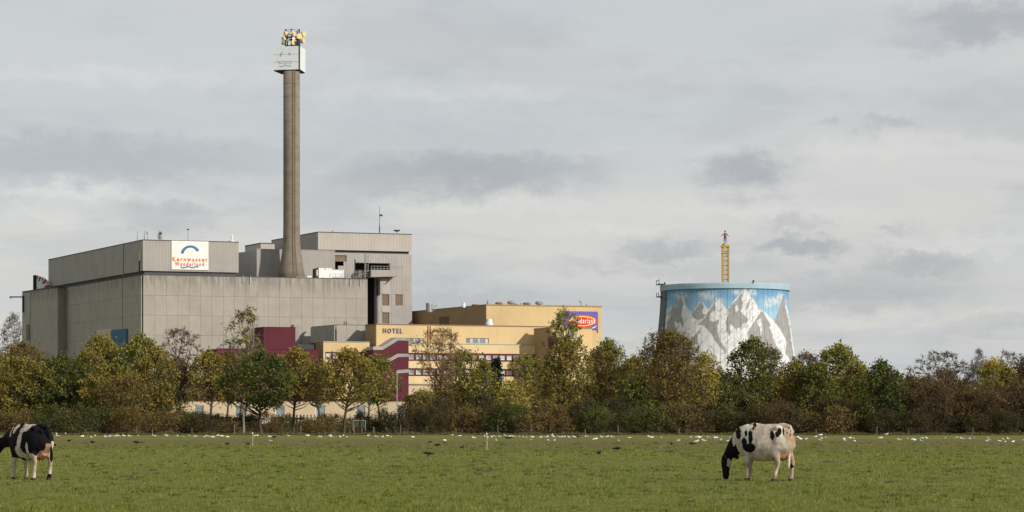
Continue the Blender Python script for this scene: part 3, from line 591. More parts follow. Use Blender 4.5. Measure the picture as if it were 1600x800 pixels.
for k in range(150):
    z_ = prof[-1][1] * k / 150; r_ = np.interp(z_, [p[1] for p in prof], [p[0] for p in prof]) + .08
    mb.tube((cx + r_ * math.sin(a0), CY - r_ * math.cos(a0), ZA + z_), (cx + r_ * math.sin(a1), CY - r_ * math.cos(a1), ZA + z_), .07, n=4, caps=False)
meta(mb.build('ladder_rungs', M['brown_board'], t), kind='stuff')
# billboard box round its head
zt, zb_ = zpx(72.2, 678.5), zpx(108.6, 678.5)
b1 = pix(427.6, 679.6); b2 = pix(465.9, 678); b3 = pix(469.6, 678.6); b4 = b3 + Vector((.75, 6.2))
t = thing('billboard_box', (cx, CY, zb_), 'faded white billboard box wrapped round the chimney head', 'billboard')
wa_, wb_ = Wall(b1, b2), Wall(b3, b4)
mb = MB(); wa_.slab(mb, 0, wa_.L, zb_, zt, 0, .15); mb.build('front_board', M['offwhite'], t); mb = MB(); wb_.slab(mb, 0, wb_.L, zb_, zt, 0, .15); mb.build('side_board', M['offwhite'], t)
b5 = b4 - wa_.u * wa_.L; mb = MB(); Wall(b4, b5).slab(mb, 0, wa_.L, zb_, zt, 0, .15); Wall(b5, b1).slab(mb, 0, (b1 - b5).length, zb_, zt, 0, .15); mb.build('rear_boards', M['offwhite'], t)
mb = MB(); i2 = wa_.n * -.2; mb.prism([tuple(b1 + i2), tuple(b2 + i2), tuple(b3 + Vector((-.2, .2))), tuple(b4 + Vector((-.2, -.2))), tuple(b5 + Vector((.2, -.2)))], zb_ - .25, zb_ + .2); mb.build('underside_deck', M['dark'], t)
mb = MB(); wm = Wall(b2 + Vector((.04, .35)), b3 + Vector((-.04, .35))); wm.slab(mb, 0, wm.L, zb_, zpx(61, 679), 0, .5); mb.build('corner_column', M['dk_steel'], t)
mb = MB()
for z_ in (.33, .66): wa_.slab(mb, 0, wa_.L, zb_ + (zt - zb_) * z_ - .03, zb_ + (zt - zb_) * z_ + .03, .03, .02)
mb.build('board_seam', M['steel'], t)
mb = MB(); ring_on(wa_, mb, 446, 87, 8.4, 8, 5.6, 6.2, 8, 40, .03, .02, 6); ring_on(wa_, mb, 446, 87, 8.4, 8, 6.2, 6.8, 130, 190, .03, .02, 8); mb.build('blue_arc', M['blue_faint'], t)
mb = MB()
for k in range(11):
    x = 436.8 + k * 1.65; y = 103.2 + .9 * math.sin(k * .8 + .6) - k * .08; wa_.poly(mb, [(x, y + .7), (x + 1.5, y + .7), (x + 1.5, y - .7), (x, y - .7)], .03, .02)
mb.build('small_blue_print', M['blue_faint'], t)
fp = mat('faded_pale_print', (.42, .56, .66), var=.2, scale=2)
letters(wa_, t, 'Kernwasser', 433.5, 457.5, 93.6, 96.6, .02, fp, .02); letters(wa_, t, 'Wunderland', 436, 455.5, 97.2, 100.2, .02, fp, .02)
# aerial frame with drums on top
z45, z72 = zpx(45, CY), zpx(72, CY)
t = thing('drum_aerial_frame', (cx, CY, z72), 'dark frame of poles with yellow drum aerials on the chimney head', 'aerial')
fr_ = [P3(446.2, 72, 680.5), P3(455.4, 72, 680), P3(467.6, 72, 680.5), P3(464.5, 72, 684), P3(449, 72, 684)]
for p in fr_: mb = MB(); mb.tube(Vector((p.x, p.y, z72 - 1)), Vector((p.x, p.y, z45)), .2, n=6); mb.build('pole', M['dk_steel'], t)
for z_, r_ in ((zpx(58, CY), .22), (z45 - .15, .07), (zpx(71, CY), .12)):
    mb = MB()
    for a, b_ in zip(fr_, fr_[1:] + fr_[:1]): mb.tube((a.x, a.y, z_), (b_.x, b_.y, z_), r_, n=5)
    mb.build('ring_rail', M['dk_steel'] if r_ > .1 else M['steel'], t)
for px, py, r_, ang, k in ((446.4, 52.5, .62, -60, 0), (443.2, 60.5, .5, -40, 0), (442.6, 66.8, .55, -70, 1), (457.6, 52.3, .62, 70, 0), (467.4, 56.6, .74, 20, 0), (474.0, 53.0, .66, 50, 0), (459.0, 66.3, .74, 25, 0), (473.0, 63.8, .66, 65, 0), (463.8, 67.5, .45, 80, 1), (449.8, 53.3, .35, 60, 1), (450.0, 63, .35, 20, 1), (458.6, 60.3, .4, 10, 2)):
    c = P3(px, py, 679.6 if px < 472 else 681); d = Vector((math.sin(R(ang)), -math.cos(R(ang)), 0)); mb = MB(); mb.tube(c - d * .35, c + d * .35, r_, n=16); o = mb.build('drum', M['drum_gr'] if k == 1 else M['white'] if k == 2 else M['drum'], t)
    mb = MB(); q_ = min(fr_, key=lambda p: (p.x - c.x) ** 2 + (p.y - c.y) ** 2); mb.tube(c - d * .3, (q_.x, q_.y, c.z), .09, n=4); mb.build('drum_arm', M['dk_steel'], o)

# ------------------------------------------------------------------ yellow halls and hotel
Y0 = pix(760, 690); YL = isect(Y0, UB, 644.2); YR = isect(Y0, UF, 940); ZY = zpx(477, 690)
t = thing('yellow_hall', (*Y0, 0), 'big plain yellow hall at the right with a blue sign', 'building')
mb = MB(); mb.prism([tuple(YL), tuple(Y0), tuple(YR), tuple(YR + UB * 45), tuple(YL + UF * 40)], 0, ZY); mb.build('hall_wall', M['yellow'], t)
wl_, wf_ = Wall(YL, Y0), Wall(Y0, YR)
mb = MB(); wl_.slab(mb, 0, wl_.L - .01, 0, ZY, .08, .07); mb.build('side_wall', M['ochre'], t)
mb = MB(); wf_.slab(mb, -.15, wf_.L + .1, ZY, ZY + .3, .15, .9); wl_.slab(mb, 0, wl_.L - .7, ZY, ZY + .29, .15, .9); mb.build('roof_coping', M['ochre'], t)
s0, s1, z0, z1 = wl_.rect(687, 702, 494.5, 506.8); mb = MB(); wl_.slab(mb, s0, s1, z0, z1, .16, .06); lv = mb.build('louvre', M['brown_board'], t)
for k in range(7): mb = MB(); zz_ = z0 + (z1 - z0) * (k + .5) / 7; wl_.slab(mb, s0, s1, zz_ - .06, zz_ + .06, .24, .08); mb.build('louvre_blade', M['brown_board'], lv)
mb = MB(); s_ = wf_.s(933.4); wf_.slab(mb, s_ - .1, s_ + .1, wf_.z(933, 520), wf_.z(933, 514.5), .15, .1); mb.build('drip_pipe', M['dk_steel'], t)
# violet sign with red and yellow oval
s0, s1, z0, z1 = wf_.rect(881.5, 933.6, 486.6, 514.8)
b = thing('oval_sign', wf_.p((s0 + s1) / 2, z0, .2), 'blue sign with a red and yellow oval reading Wunderland', 'sign')
mb = MB(); wf_.slab(mb, s0, s1, z0, z1, .3, .2); mb.build('sign_panel', M['violet'], b)
for nm, m_, rx, ry, o_ in (('oval_rim', 'red', 23, 9.9, .36), ('oval_ring', 'yel_pr', 20.6, 8.2, .40), ('oval_field', 'red', 18.6, 6.4, .44)):
    mb = MB(); wf_.poly(mb, disc_on(wf_, 909.0, 501.8, rx, ry), o_, .05); mb.build(nm, M[m_], b)
letters(wf_, b, 'Wunderland', 891.0, 928.6, 497.2, 505.6, .44, M['white'], .06, bold=.03)
mb = MB(); wf_.poly(mb, [(916, 514), (922, 513), (927, 511.2), (931, 508.8), (930.6, 510.6), (927, 512.8), (921, 514.4)], .34, .03); mb.build('swoosh', M['white'], b)
# roof vents
def vent(px, y0, y1, Y, hw, label, style='mushroom', m='steel'):
    p = P3(px, y1, Y); r_ = hw / F * Y; h = zpx(y0, Y) - p.z; t = thing('roof_vent', p, label, 'roof vent', 'roof vents'); mb = MB()
    if style == 'drum': mb.lathe(p, [(r_, -.4), (r_, h * .92), (r_ * .96, h)], 20); mb.build('vent_drum', M[m], t, False)
    elif style == 'stack': mb.lathe(p, [(r_, 0), (r_, h * .5), (r_ * .8, h * .6), (r_ * .72, h)], 20); mb.build('vent_body', M[m], t)
    else:
        mb.lathe(p, [(r_ * .55, -.4), (r_ * .55, h * .45)], 16); mb.build('vent_neck', M['steel'], t); mb = MB(); mb.lathe(p, [(r_ * .8, h * .4), (r_, h * .5), (r_, h * .72), (r_ * .7, h * .95), (r_ * .2, h)], 20); mb.build('vent_cap', M[m], t)
    return t
vent(670.7, 473.4, 485.5, 712, 5.2, 'tall grey drum vent at the left of the yellow hall roof', 'drum')
vent(724.5, 473, 480.5, 700, 3, 'small pale vent near the middle of the yellow hall side roof', 'stack', 'offwhite')
vent(743, 475, 480, 698, 6, 'low dark dome vent by the corner of the yellow hall', 'mushroom', 'vent_brown')
vent(762.5, 469.4, 477.5, 700, 2.2, 'slim grey vent stack at the corner of the yellow hall', 'stack')
vent(779.6, 471.8, 477.7, 700, 6, 'brown cap vent, leftmost on the front roof of the yellow hall', 'mushroom', 'vent_brown')
vent(798.6, 470.0, 478.0, 702, 6.2, 'grey mushroom vent, second on the front roof of the yellow hall', 'mushroom', 'steel')
vent(806, 474.6, 478.0, 706, 4, 'low brown vent half behind the second mushroom vent', 'mushroom', 'vent_brown')
vent(822.8, 472.4, 478.4, 704, 6.2, 'brown cap vent, between the two grey mushroom vents', 'mushroom', 'vent_brown')
vent(842.2, 470.6, 478.6, 706, 6.2, 'grey mushroom vent, rightmost on the yellow hall roof', 'mushroom', 'steel')
vent(764.4, 498.4, 511.5, 668, 6.0, 'pale blue grey flared vent standing on the hotel roof', 'stack', 'offwhite')
pole(813.6, 473, 478, 700, 'short stub pole between vents on the yellow hall roof', .12)
pole(908.2, 472.5, 480, 725, 'bent pole near the right end of the yellow hall roof', .2, extra=lambda mb, p, t: mb.tube(t, t + Vector((-.5, 0, .5)), .22, n=5), m='steel')
pole(916.2, 474.5, 480, 725, 'short straight pole right of the bent pole on the yellow hall', .13)
pole(678.4, 478.5, 486, 705, 'hooked pipe beside the grey drum vent on the yellow hall', .1, extra=lambda mb, p, t: mb.tube(t, t + Vector((.8, 0, .2)), .1, n=5), m='steel')
pole(693.6, 480, 484.5, 705, 'lightning rod on the side roof of the yellow hall', .06)
# hotel wing (upper)
H0 = pix(587.8, 640); HL = isect(H0, UB, 571.2); ZH = zpx(507.3, 640); UH = dd(23); HR = isect(H0, UH, 862)
t = thing('hotel', (*H0, 0), 'yellow hotel wing with HOTEL lettering and dark red window bands', 'hotel')
wh, whl = Wall(H0, HR), Wall(HL, H0)
mb = MB(); mb.prism([tuple(HL + UH * .4), tuple(H0 + UH * .3 + UB * .3), tuple(HR + UB * .3), tuple(HR + UB * 28), tuple(HL + UH * 30 + UB * 12)], 0, ZH - .1); mb.build('core_wall', M['dark'], t)
wr = [(638, 662.0), (728, 763.6)]; Hh = []
rows = []
for a, b_ in wr:
    r_ = wh.rect(a, b_, 528.2, 536.6); Hh.append(r_)
mb = MB(); wh.skin(mb, 0, ZH, Hh, .1, .4); mb.build('upper_wall', M['yellow'], t)
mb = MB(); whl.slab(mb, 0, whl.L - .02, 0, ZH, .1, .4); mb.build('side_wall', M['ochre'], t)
mb = MB(); wh.slab(mb, -.15, wh.L, ZH, ZH + .25, .22, 1); whl.slab(mb, 0, whl.L - .8, ZH, ZH + .24, .22, 1); mb.build('roof_coping', M['vent_brown'], t)
for r_, n in zip(Hh, (4, 6)):
    for k in range(n): a = r_[0] + (r_[1] - r_[0]) * k / n; window(wh, t, a + .02, a + (r_[1] - r_[0]) / n - .02, r_[2], r_[3], -.1, M['grey_box'], M['curtain'] if k % 2 else M['pane'], .1)
letters(wh, t, 'HOTEL', 598.2, 628.2, 513.0, 520.6, .14, M['letter'], .25, bold=.012)
mb = MB()
for x in (668.5, 672): s_ = wh.s(x); mb.tube(wh.p(s_, wh.z(670, 540), .25), wh.p(s_, wh.z(670, 509.5), .25), .11, n=5)
mb.build('downpipe', mat('rusty_pipe', (.33, .13, .07)), t)
# protruding lower storeys with window bands
lo = wh.n * 3.2; L0 = isect(H0 + lo, UH, 636); L1 = isect(H0 + lo, UH, 846); wlo = Wall(L0, L1); ZL = wlo.z(740, 538.2)
bands = [(552.3, 564.8), (576.0, 588.2)]; Hb = [(0.3, wlo.L - .3, wlo.z(740, y1), wlo.z(740, y0)) for y0, y1 in bands]
mb = MB(); mb.prism([tuple(L0 + UB * 1.0 + UH * .1), tuple(L1 + UB * 1.0), tuple(L1 + UB * 6), tuple(L0 + UB * 6)], 0, ZL - .2); mb.build('lower_core', M['dark'], t)
mb = MB(); wlo.skin(mb, wlo.z(740, 598), ZL, Hb, 0, .6); mb.build('lower_wall', M['yellow_lt'], t)
mb = MB(); wlo.slab(mb, 0, wlo.L, ZL, ZL + .15, .12, 3.2); mb.build('terrace_roof', M['coping'], t)
mb = MB(); wlo.slab(mb, 0, wlo.L, wlo.z(740, 601), wlo.z(740, 598) - .005, .15, .7); wlo.slab(mb, 0, wlo.L, 0, wlo.z(740, 601) - .01, -.4, .4); mb.build('ground_storey_wall', M['beige'], t)
for (y0, y1), hb in zip(bands, Hb):
    n = 19; pw = (hb[1] - hb[0]) / n; wins = []
    for k in range(n): a = hb[0] + k * pw + pw * .14; wins.append((a, a + pw * .72, hb[2] + .42, hb[3] - .42))
    mb = MB(); wlo.skin(mb, hb[2] + .004, hb[3] - .004, wins, -.12, .4, hb[0] + .004, hb[1] - .004); mb.build('window_band', M['maroon'], t)
    for k, wn in enumerate(wins): window(wlo, t, *wn, -.3, M['offwhite'], M['curtain'] if (k * 7) % 3 else M['pane'], .09)
# dark red stair tower with glazed strips
ST = Wall(pix(583, 634.5), isect(pix(583, 634.5), UH, 638.6))
t = thing('red_stair_tower', (*ST.A, 0), 'dark red stair tower with stepped glazed strips on the hotel front', 'stair tower')
mb = MB(); zb0 = ST.z(610, 700)
ST.poly(mb, [(583, 655), (638.5, 655), (638.5, 532.6), (621.6, 532.2), (597.6, 546.9), (583, 546.9)], 0, 5.2); mb.build('tower_wall', M['maroon'], t)
for pts in ([(583, 546.7), (597.6, 546.7), (621.6, 532.0), (638.4, 532.2), (638.4, 527.6), (621, 527.0), (598.6, 541.2), (583, 541.4)], [(603.8, 565.4), (608.2, 565.2), (622, 557.9), (638.3, 557.6), (638.3, 553.0), (621, 552.8), (605.6, 561.5)], [(618.6, 583.4), (638.3, 582.0), (638.3, 577.2), (620.4, 578.4)]):
    mb = MB(); ST.poly(mb, pts, .12, .1 if pts[0][0] > 600 else 5); sp_ = mb.build('stair_strip', M['coping'], t)
    xs_ = sorted(p[0] for p in pts); x = max(xs_[0] + 3, 621); top = min(p[1] for p in pts if p[0] > 620); bot = max(p[1] for p in pts if p[0] > 620)
    while x < 637: mb = MB(); ST.poly(mb, [(x, bot - .8), (x + 2.6, bot - .8), (x + 2.6, top + .8), (x, top + .8)], .16, .03); mb.build('pane', M['pane'], sp_); x += 3.6
    if pts[0][0] < 600 or pts[0][0] > 600:
        a, b_ = ((598.6, 544.9), (620.6, 531.0)) if pts[0][0] < 600 else ((606.5, 563.8), (620.6, 556.2))
        if pts[0][0] < 610: mb = MB(); ST.poly(mb, [a, (b_[0], b_[1]), (b_[0], b_[1] - 1.5), (a[0], a[1] - 1.5)], .16, .03); mb.build('sloping_pane', M['pane'], sp_)
# right yellow block
K0 = pix(861, 645); KL = isect(K0, UB, 834.5); KR = isect(K0, UF, 946); ZK = zpx(512.8, 645)
t = thing('yellow_side_block', (*K0, 0), 'yellow block projecting below the blue sign, behind the tall poplar', 'building')
mb = MB(); mb.prism([tuple(KL), tuple(K0), tuple(isect(K0, UF, 925)), tuple(isect(K0, UF, 925) + UB * 30), tuple(KL + UF * 10)], 0, ZK); mb.build('block_wall', M['yellow'], t)
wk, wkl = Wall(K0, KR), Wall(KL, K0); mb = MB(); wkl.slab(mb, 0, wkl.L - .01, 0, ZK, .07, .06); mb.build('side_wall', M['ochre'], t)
mb = MB(); wk.slab(mb, -.1, wk.s(925), ZK, ZK + .25, .15, .8); wkl.slab(mb, 0, wkl.L - .7, ZK, ZK + .24, .15, .8); mb.build('roof_coping', M['ochre'], t)
mb = MB(); wk.slab(mb, 0, wk.L, 0, wk.z(900, 541), 3, 3.1); mb.build('low_wall', M['yellow_lt'], t)
mb = MB(); s0, s1, z0, z1 = wk.rect(856, 877, 531, 545); wk.slab(mb, s0, s1, z0, z1, 4.2, 4.0); mb.build('red_porch', M['maroon'], t); mb = MB(); wk.slab(mb, s0 - .2, s1 + .2, z1, z1 + .5, 4.4, 4.4); mb.build('porch_roof', M['dk_steel'], t)
for px in (878, 888, 898):
    s0, s1, z0, z1 = wk.rect(px - 3.6, px + 3.6, 521.5, 529); window(wk, t, s0, s1, z0, z1, .06, M['offwhite'], M['pane'], .12, 2)
# low pale block left of the hotel
Q0 = pix(505.2, 636); QL = isect(Q0, UB, 493.2); QR = isect(Q0, UF, 577.5); ZQ = zpx(534.4, 636)
t = thing('low_yellow_wing', (*Q0, 0), 'low yellow wing with a dark window band left of the HOTEL sign', 'building')
wq, wql = Wall(Q0, QR), Wall(QL, Q0); mb = MB(); mb.prism([tuple(QL + UF * .5), tuple(Q0 + UF * .3 + UB * .5), tuple(QR + UB * .5), tuple(QR + UB * 12), tuple(QL + UB * 4)], 0, ZQ - .1); mb.build('core_wall', M['dark'], t)
hb = (wq.s(508), wq.L - .1, wq.z(540, 561.8), wq.z(540, 550)); mb = MB(); wq.skin(mb, 0, ZQ, [hb], 0, .6); mb.build('front_wall', M['yellow'], t)
mb = MB(); wql.slab(mb, 0, wql.L - .01, 0, ZQ, .02, .5); mb.build('side_wall', M['ochre'], t)
mb = MB(); wq.slab(mb, -.1, wq.L, ZQ, ZQ + .2, .12, .8); mb.build('roof_coping', M['coping'], t)
n = 6; pw = (hb[1] - hb[0]) / n; wins = [(hb[0] + k * pw + pw * .12, hb[0] + k * pw + pw * .82, hb[2] + .3, hb[3] - .3) for k in range(n)]
mb = MB(); wq.skin(mb, hb[2] + .004, hb[3] - .004, wins, -.12, .4, hb[0] + .004, hb[1] - .004); mb.build('window_band', M['maroon'], t)
for k, wn in enumerate(wins): window(wq, t, *wn, -.3, M['dk_steel'] if k == 5 else M['offwhite'], M['dark_glass'] if k == 5 else M['curtain'], .12)
# grey sheet box on its roof
g0 = pix(525.2, 647); gl = isect(g0, UB, 488.2); gr = isect(g0, UF, 571.5); ZG = zpx(508, 647)
t = thing('grey_box_building', (*g0, 0), 'plain grey box building between the dark red block and HOTEL', 'building')
mb = MB(); mb.prism([tuple(gl), tuple(g0), tuple(gr), tuple(gr + UB * 6), tuple(gl + UF * 6)], 0, ZG - 1); mb.build('box_core', M['grey_box'], t)
wg, wgl = Wall(g0, gr), Wall(gl, g0); panels(wgl, t, 0, wgl.L, ZG - 8, ZG, 3, 4, M['grey_box'], .12, .4, name='wall_panel')
panels(wg, t, 0, wg.L, ZG - 8, ZG, 2.6, 8, M['concrete'], .12, .4, name='wall_panel')
mb = MB(); wg.slab(mb, -.1, wg.L, ZG, ZG + .15, .2, .6); wgl.slab(mb, 0, wgl.L, ZG, ZG + .14, .2, .6); mb.build('roof_coping', M['band'], t)
s0, s1, z0, z1 = wg.rect(551.3, 571, 515, 535.5); mb = MB(); wg.slab(mb, s0, s1, z0, z1, .3, .18); mb.build('darker_panel', M['grey_box'], t); mb = MB(); wg.slab(mb, s0, s1, z1, z1 + .15, .4, .3); wg.slab(mb, s0 - .15, s0, z0, z1, .4, .3); mb.build('panel_frame', M['dk_steel'], t)  # framed panel in a darker grey than the wall round it
mb = MB()
for px in (537, 540.6): s_ = wg.s(px); mb.tube(wg.p(s_, wg.z(px, 535), .4), wg.p(s_, wg.z(px, 502), .4), .09, n=5)
for k in range(8): z_ = wg.z(538, 533 - k * 4); mb.tube(wg.p(wg.s(537), z_, .4), wg.p(wg.s(540.6), z_, .4), .05, n=4)
mb.build('ladder', M['dk_steel'], t)
# dark red blocks
m0 = pix(411.9, 628); ml = isect(m0, UB, 397); mr = isect(m0, UF, 461.6); ZM = zpx(511.4, 628)
t = thing('dark_red_block', (*m0, 0), 'taller dark red cube in front of the grey concrete hall', 'building')
mb = MB(); mb.prism([tuple(ml), tuple(m0), tuple(mr), tuple(mr + UB * 12), tuple(ml + UF * 8)], 0, ZM); mb.build('cube_wall', M['maroon'], t)
wm_, wml = Wall(m0, mr), Wall(ml, m0); mb = MB(); wm_.slab(mb, -.1, wm_.L + .1, ZM, ZM + .12, .1, .6); wml.slab(mb, 0, wml.L - .6, ZM, ZM + .11, .1, .6); mb.build('roof_coping', M['maroon'], t)
n0 = pix(338, 622); nl = isect(n0, UB, 322.4); nr_ = isect(n0, UF, 497); ZN = zpx(545.2, 622)
t = thing('dark_red_low_wing', (*n0, 0), 'low dark red wing half hidden by trees beside the red cube', 'building')
mb = MB(); mb.prism([tuple(nl), tuple(n0), tuple(nr_), tuple(nr_ + UB * 5), tuple(nl + UF * 5)], 0, ZN); mb.build('wing_wall', M['maroon'], t)
wn_ = Wall(n0, nr_); mb = MB(); wn_.slab(mb, 0, wn_.L, ZN, ZN + .15, .12, .6); mb.build('roof_coping', M['maroon'], t)
s0, s1 = wn_.s(462.5), wn_.s(496); mb = MB(); wn_.slab(mb, s0, s1, ZN - 1, wn_.z(480, 537.6), -3, 2); mb.build('dark_skylight', M['dark_glass'], t)
# long low beige building and cars in front of it
t = thing('low_beige_building', (*pix(560, 520), 0), 'long low beige building seen under the trees', 'building')
for a, b_, h in ((255, 660, 626), (782, 862, 625.5)):
    w_ = Wall(pix(a, 520), pix(b_, 524)); zt_ = zpx(h, 520); hs = [(s_, s_ + 1.9, 1.6, zt_ - .9) for s_ in np.arange(6.2, w_.L - 3, 8.1)] if a == 255 else []
    mb = MB(); w_.skin(mb, 0, zt_, hs, 0, .5); mb.build('low_wall', M['beige'], t); mb = MB(); w_.slab(mb, 0, w_.L, 0, zt_, -.55, 6); mb.build('low_core', M['band'], t)
    mb = MB(); w_.slab(mb, -.2, w_.L + .2, zt_, zt_ + .4, .3, 7); mb.build('low_roof', M['maroon'], t)
    for h_ in hs: window(w_, t, *h_, -.2, M['white'], M['pane'], .12)
def car(px, Y, m, label, rz=0):
    x, y = pix(px, Y); t = thing('parked_car', (x, y, 0), label, 'car', 'cars parked behind the trees'); c, s_ = math.cos(rz), math.sin(rz)
    def T(pts): return [(x + a * c - b * s_, y + a * s_ + b * c, z) for a, b, z in pts]
    prof = [(-2.1, .35), (-2.15, .75), (-2.0, .92), (-1.2, .98), (-.6, 1.42), (.75, 1.45), (1.35, 1.0), (2.1, .85), (2.15, .4)]
    mb = MB(); mb.vprism(T([(a, -.85, z) for a, z in prof]), Vector((-s_, c, 0)) * 1.7); mb.build('body', M[m], t)
    for y0 in (-.87, .85): mb = MB(); mb.vprism(T([(-1.05, y0, 1.0), (-.55, y0, 1.36), (.7, y0, 1.38), (1.15, y0, 1.02)]), Vector((-s_, c, 0)) * .02); mb.build('window', M['dark_glass'], t)
    for wx in (-1.35, 1.35):
        for wy in (-.88, .68):
            p = Vector(T([(wx, wy, .32)])[0]); mb = MB(); mb.tube(p, p + Vector((-s_, c, 0)) * .2, .32, n=14); mb.build('wheel', M['tyre'], t)
car(404.5, 420, 'car_white', 'white car half hidden behind the trunk of the dark green tree', .2)
car(466, 500, 'car_white', 'white car parked between two tree trunks by the picket fence', 0)
car(608, 505, 'car_blue', 'blue car parked left of the lamp post', .1)
car(630, 505, 'car_white', 'white car just right of the slim lamp post', .1)
car(800, 480, 'car_white', 'white car behind the yellow tree near the dark conifer', 0)

# ------------------------------------------------------------------ cooling tower
TY = 800.0; TX = (1133 - 800) / F * TY
zr = zpx(441.3, 780); zw = zpx(450.3, 780)
tpr = [(27.5, 0), (25.6, 6), (23.8, 12), (22.3, zpx(575, 780)), (21.6, zpx(560, 780)), (20.85, zpx(535, 780)), (20.25, zpx(510, 780)), (19.8, zpx(485, 780)), (19.55, zpx(465, 780)), (19.5, zw)]
pz, pr = [p[1] for p in tpr], [p[0] for p in tpr]
def trad(z): return float(np.interp(z, pz, pr))
def inside(p, poly):
    x, y = p; c = False; j = len(poly) - 1
    for i in range(len(poly)):
        xi, yi = poly[i]; xj, yj = poly[j]
        if (yi > y) != (yj > y) and x < (xj - xi) * (y - yi) / (yj - yi) + xi: c = not c
        j = i
    return c
ridge = [(60, 700), (100, 590), (118, 500), (128, 440), (135, 410), (142, 450), (148, 500), (158, 490), (172, 462), (185, 436), (194, 462), (208, 425), (222, 382), (236, 402), (250, 440), (262, 466), (282, 488), (300, 462), (320, 432), (335, 416), (350, 440), (362, 460), (382, 455), (400, 420), (415, 403), (432, 415), (448, 436), (470, 462), (492, 446), (515, 412), (540, 384), (558, 362), (572, 349), (584, 366), (600, 394), (612, 398), (628, 430), (648, 468), (664, 466), (684, 486), (708, 510), (728, 528), (742, 490), (758, 440), (768, 405), (778, 378), (786, 405), (796, 448), (806, 480), (812, 520), (870, 800), (900, 1300), (20, 1300), (40, 800)]
greys = [[(222, 385), (208, 430), (190, 462), (165, 500), (148, 528), (145, 548), (158, 572), (182, 588), (198, 582), (204, 545), (216, 530), (228, 556), (237, 560), (238, 540), (224, 500), (228, 465), (238, 440)],
 [(185, 438), (170, 466), (156, 492), (158, 502), (176, 486), (192, 466)], [(335, 418), (318, 440), (300, 466), (280, 490), (284, 504), (312, 522), (345, 512), (352, 494), (336, 482), (346, 452)],
 [(415, 405), (396, 440), (366, 484), (350, 512), (314, 545), (345, 552), (390, 602), (425, 660), (468, 702), (472, 680), (436, 636), (416, 572), (434, 514), (400, 532), (374, 522), (386, 482), (406, 472), (412, 440)],
 [(572, 350), (545, 385), (508, 430), (474, 464), (482, 484), (466, 530), (466, 572), (490, 616), (488, 560), (494, 540), (520, 572), (548, 562), (562, 540), (575, 545), (588, 520), (572, 500), (548, 474), (560, 430), (552, 402)],
 [(598, 402), (580, 440), (572, 458), (582, 462), (596, 440)], [(600, 480), (592, 520), (604, 500)],
 [(660, 470), (622, 528), (582, 590), (590, 620), (650, 650), (690, 700), (720, 720), (770, 712), (742, 660), (722, 620), (716, 560), (690, 510)],
 [(778, 380), (760, 440), (726, 540), (752, 556), (790, 622), (796, 650), (788, 700), (815, 735), (838, 742), (832, 690), (822, 640), (812, 560), (800, 500), (790, 450), (786, 405)],
 [(342, 556), (300, 600), (268, 640), (276, 668), (296, 650), (312, 655), (306, 690), (330, 710), (312, 640), (318, 600)], [(400, 700), (420, 730), (408, 740), (396, 718)], [(525, 565), (515, 575), (530, 584)], [(640, 700), (700, 715), (760, 745), (680, 760), (640, 740)],
 [(128, 440), (112, 520), (104, 590), (104, 640), (128, 610), (140, 560), (134, 480)]]
whites = [[(648, 512), (634, 532), (648, 560), (660, 598), (664, 560), (658, 520)], [(190, 528), (186, 552), (198, 568), (210, 545)], [(515, 450), (528, 440), (536, 470), (520, 480)], [(385, 490), (378, 520), (392, 505)], [(408, 425), (420, 430), (416, 455), (404, 450)], [(700, 560), (730, 600), (780, 690), (792, 650), (760, 580), (725, 545)]]
whites.append([(690, 508), (716, 560), (724, 624), (776, 708), (790, 640), (752, 560), (728, 530)])
clouds = [(225, 392, 40, 14), (372, 392, 48, 22), (345, 380, 22, 12), (430, 420, 30, 16), (528, 372, 32, 14), (606, 372, 24, 18), (732, 418, 52, 20), (700, 440, 26, 12), (760, 395, 16, 20), (160, 470, 20, 20)]
def mural(ph, z, r):
    x = r * math.sin(ph); y = -r * math.cos(ph)
    if y > 0: x = -x * .93 + 1.2; y = -y
    px = 800 + (TX + x) / (TY + y) * F; py = HY - (z - CH) / (TY + y) * F
    u, v = (px - 1000) * 3.477, (py - 350) * 3.477
    n1 = noise.noise(Vector((u * .03, v * .03, 0))); n2 = noise.noise(Vector((u * .1, v * .05, 7)))
    uu, vv = u + n1 * 3 + n2 * 2, v + n2 * 4
    if not inside((uu, vv), ridge):
        k = min(1, max(0, (v - 345) / 150)); c = Vector((.085, .25, .46)).lerp(Vector((.30, .50, .64)), k ** 1.2)
        a = 0
        for cx_, cy_, rx, ry in clouds: a = max(a, math.exp(-(((u - cx_ + n1 * 22) / rx) ** 2 + ((v - cy_ + n2 * 14) / ry) ** 2)))
        a = min(1, a * (1.0 + n2)); return c.lerp(Vector((.60, .63, .63)), max(0, a) * .8)
    g_ = any(inside((uu, vv), p) for p in greys) and not any(inside((uu, vv), p) for p in whites)
    c = Vector((.29, .29, .295)) if g_ else Vector((.66, .67, .685))
    n3 = noise.noise(Vector((u * .06 + v * .05, v * .035, 3))) + .5 * noise.noise(Vector((u * .16, v * .09, 11)))
    if not g_ and n3 > .33: c = Vector((.46, .47, .48))
    return c * (1 + .14 * n1 + .16 * n2)
cm, nt, bs = bsdf('mural_paint'); q = G(nt); at = N(nt, 'ShaderNodeAttribute'); at.attribute_name = 'paint'
pos = N(nt, 'ShaderNodeNewGeometry').outputs['Position']; st_ = q.noise(q.mapping(pos, (.8, .8, .04)), 1, 6, .6)
nt.links.new(q.mix(q.m('MULTIPLY', q.ss(st_, .45, .8), .3), at.outputs['Color'], (.22, .22, .21)), bs.inputs['Base Color']); bs.inputs['Roughness'].default_value = .8
t = thing('cooling_tower', (TX, TY, 0), 'wide round cooling tower painted with snowy mountains under blue sky', 'cooling tower')
NP, NR, NC = 64, 130, 9; zs_ = [zw * (k / NR) for k in range(NR + 1)]
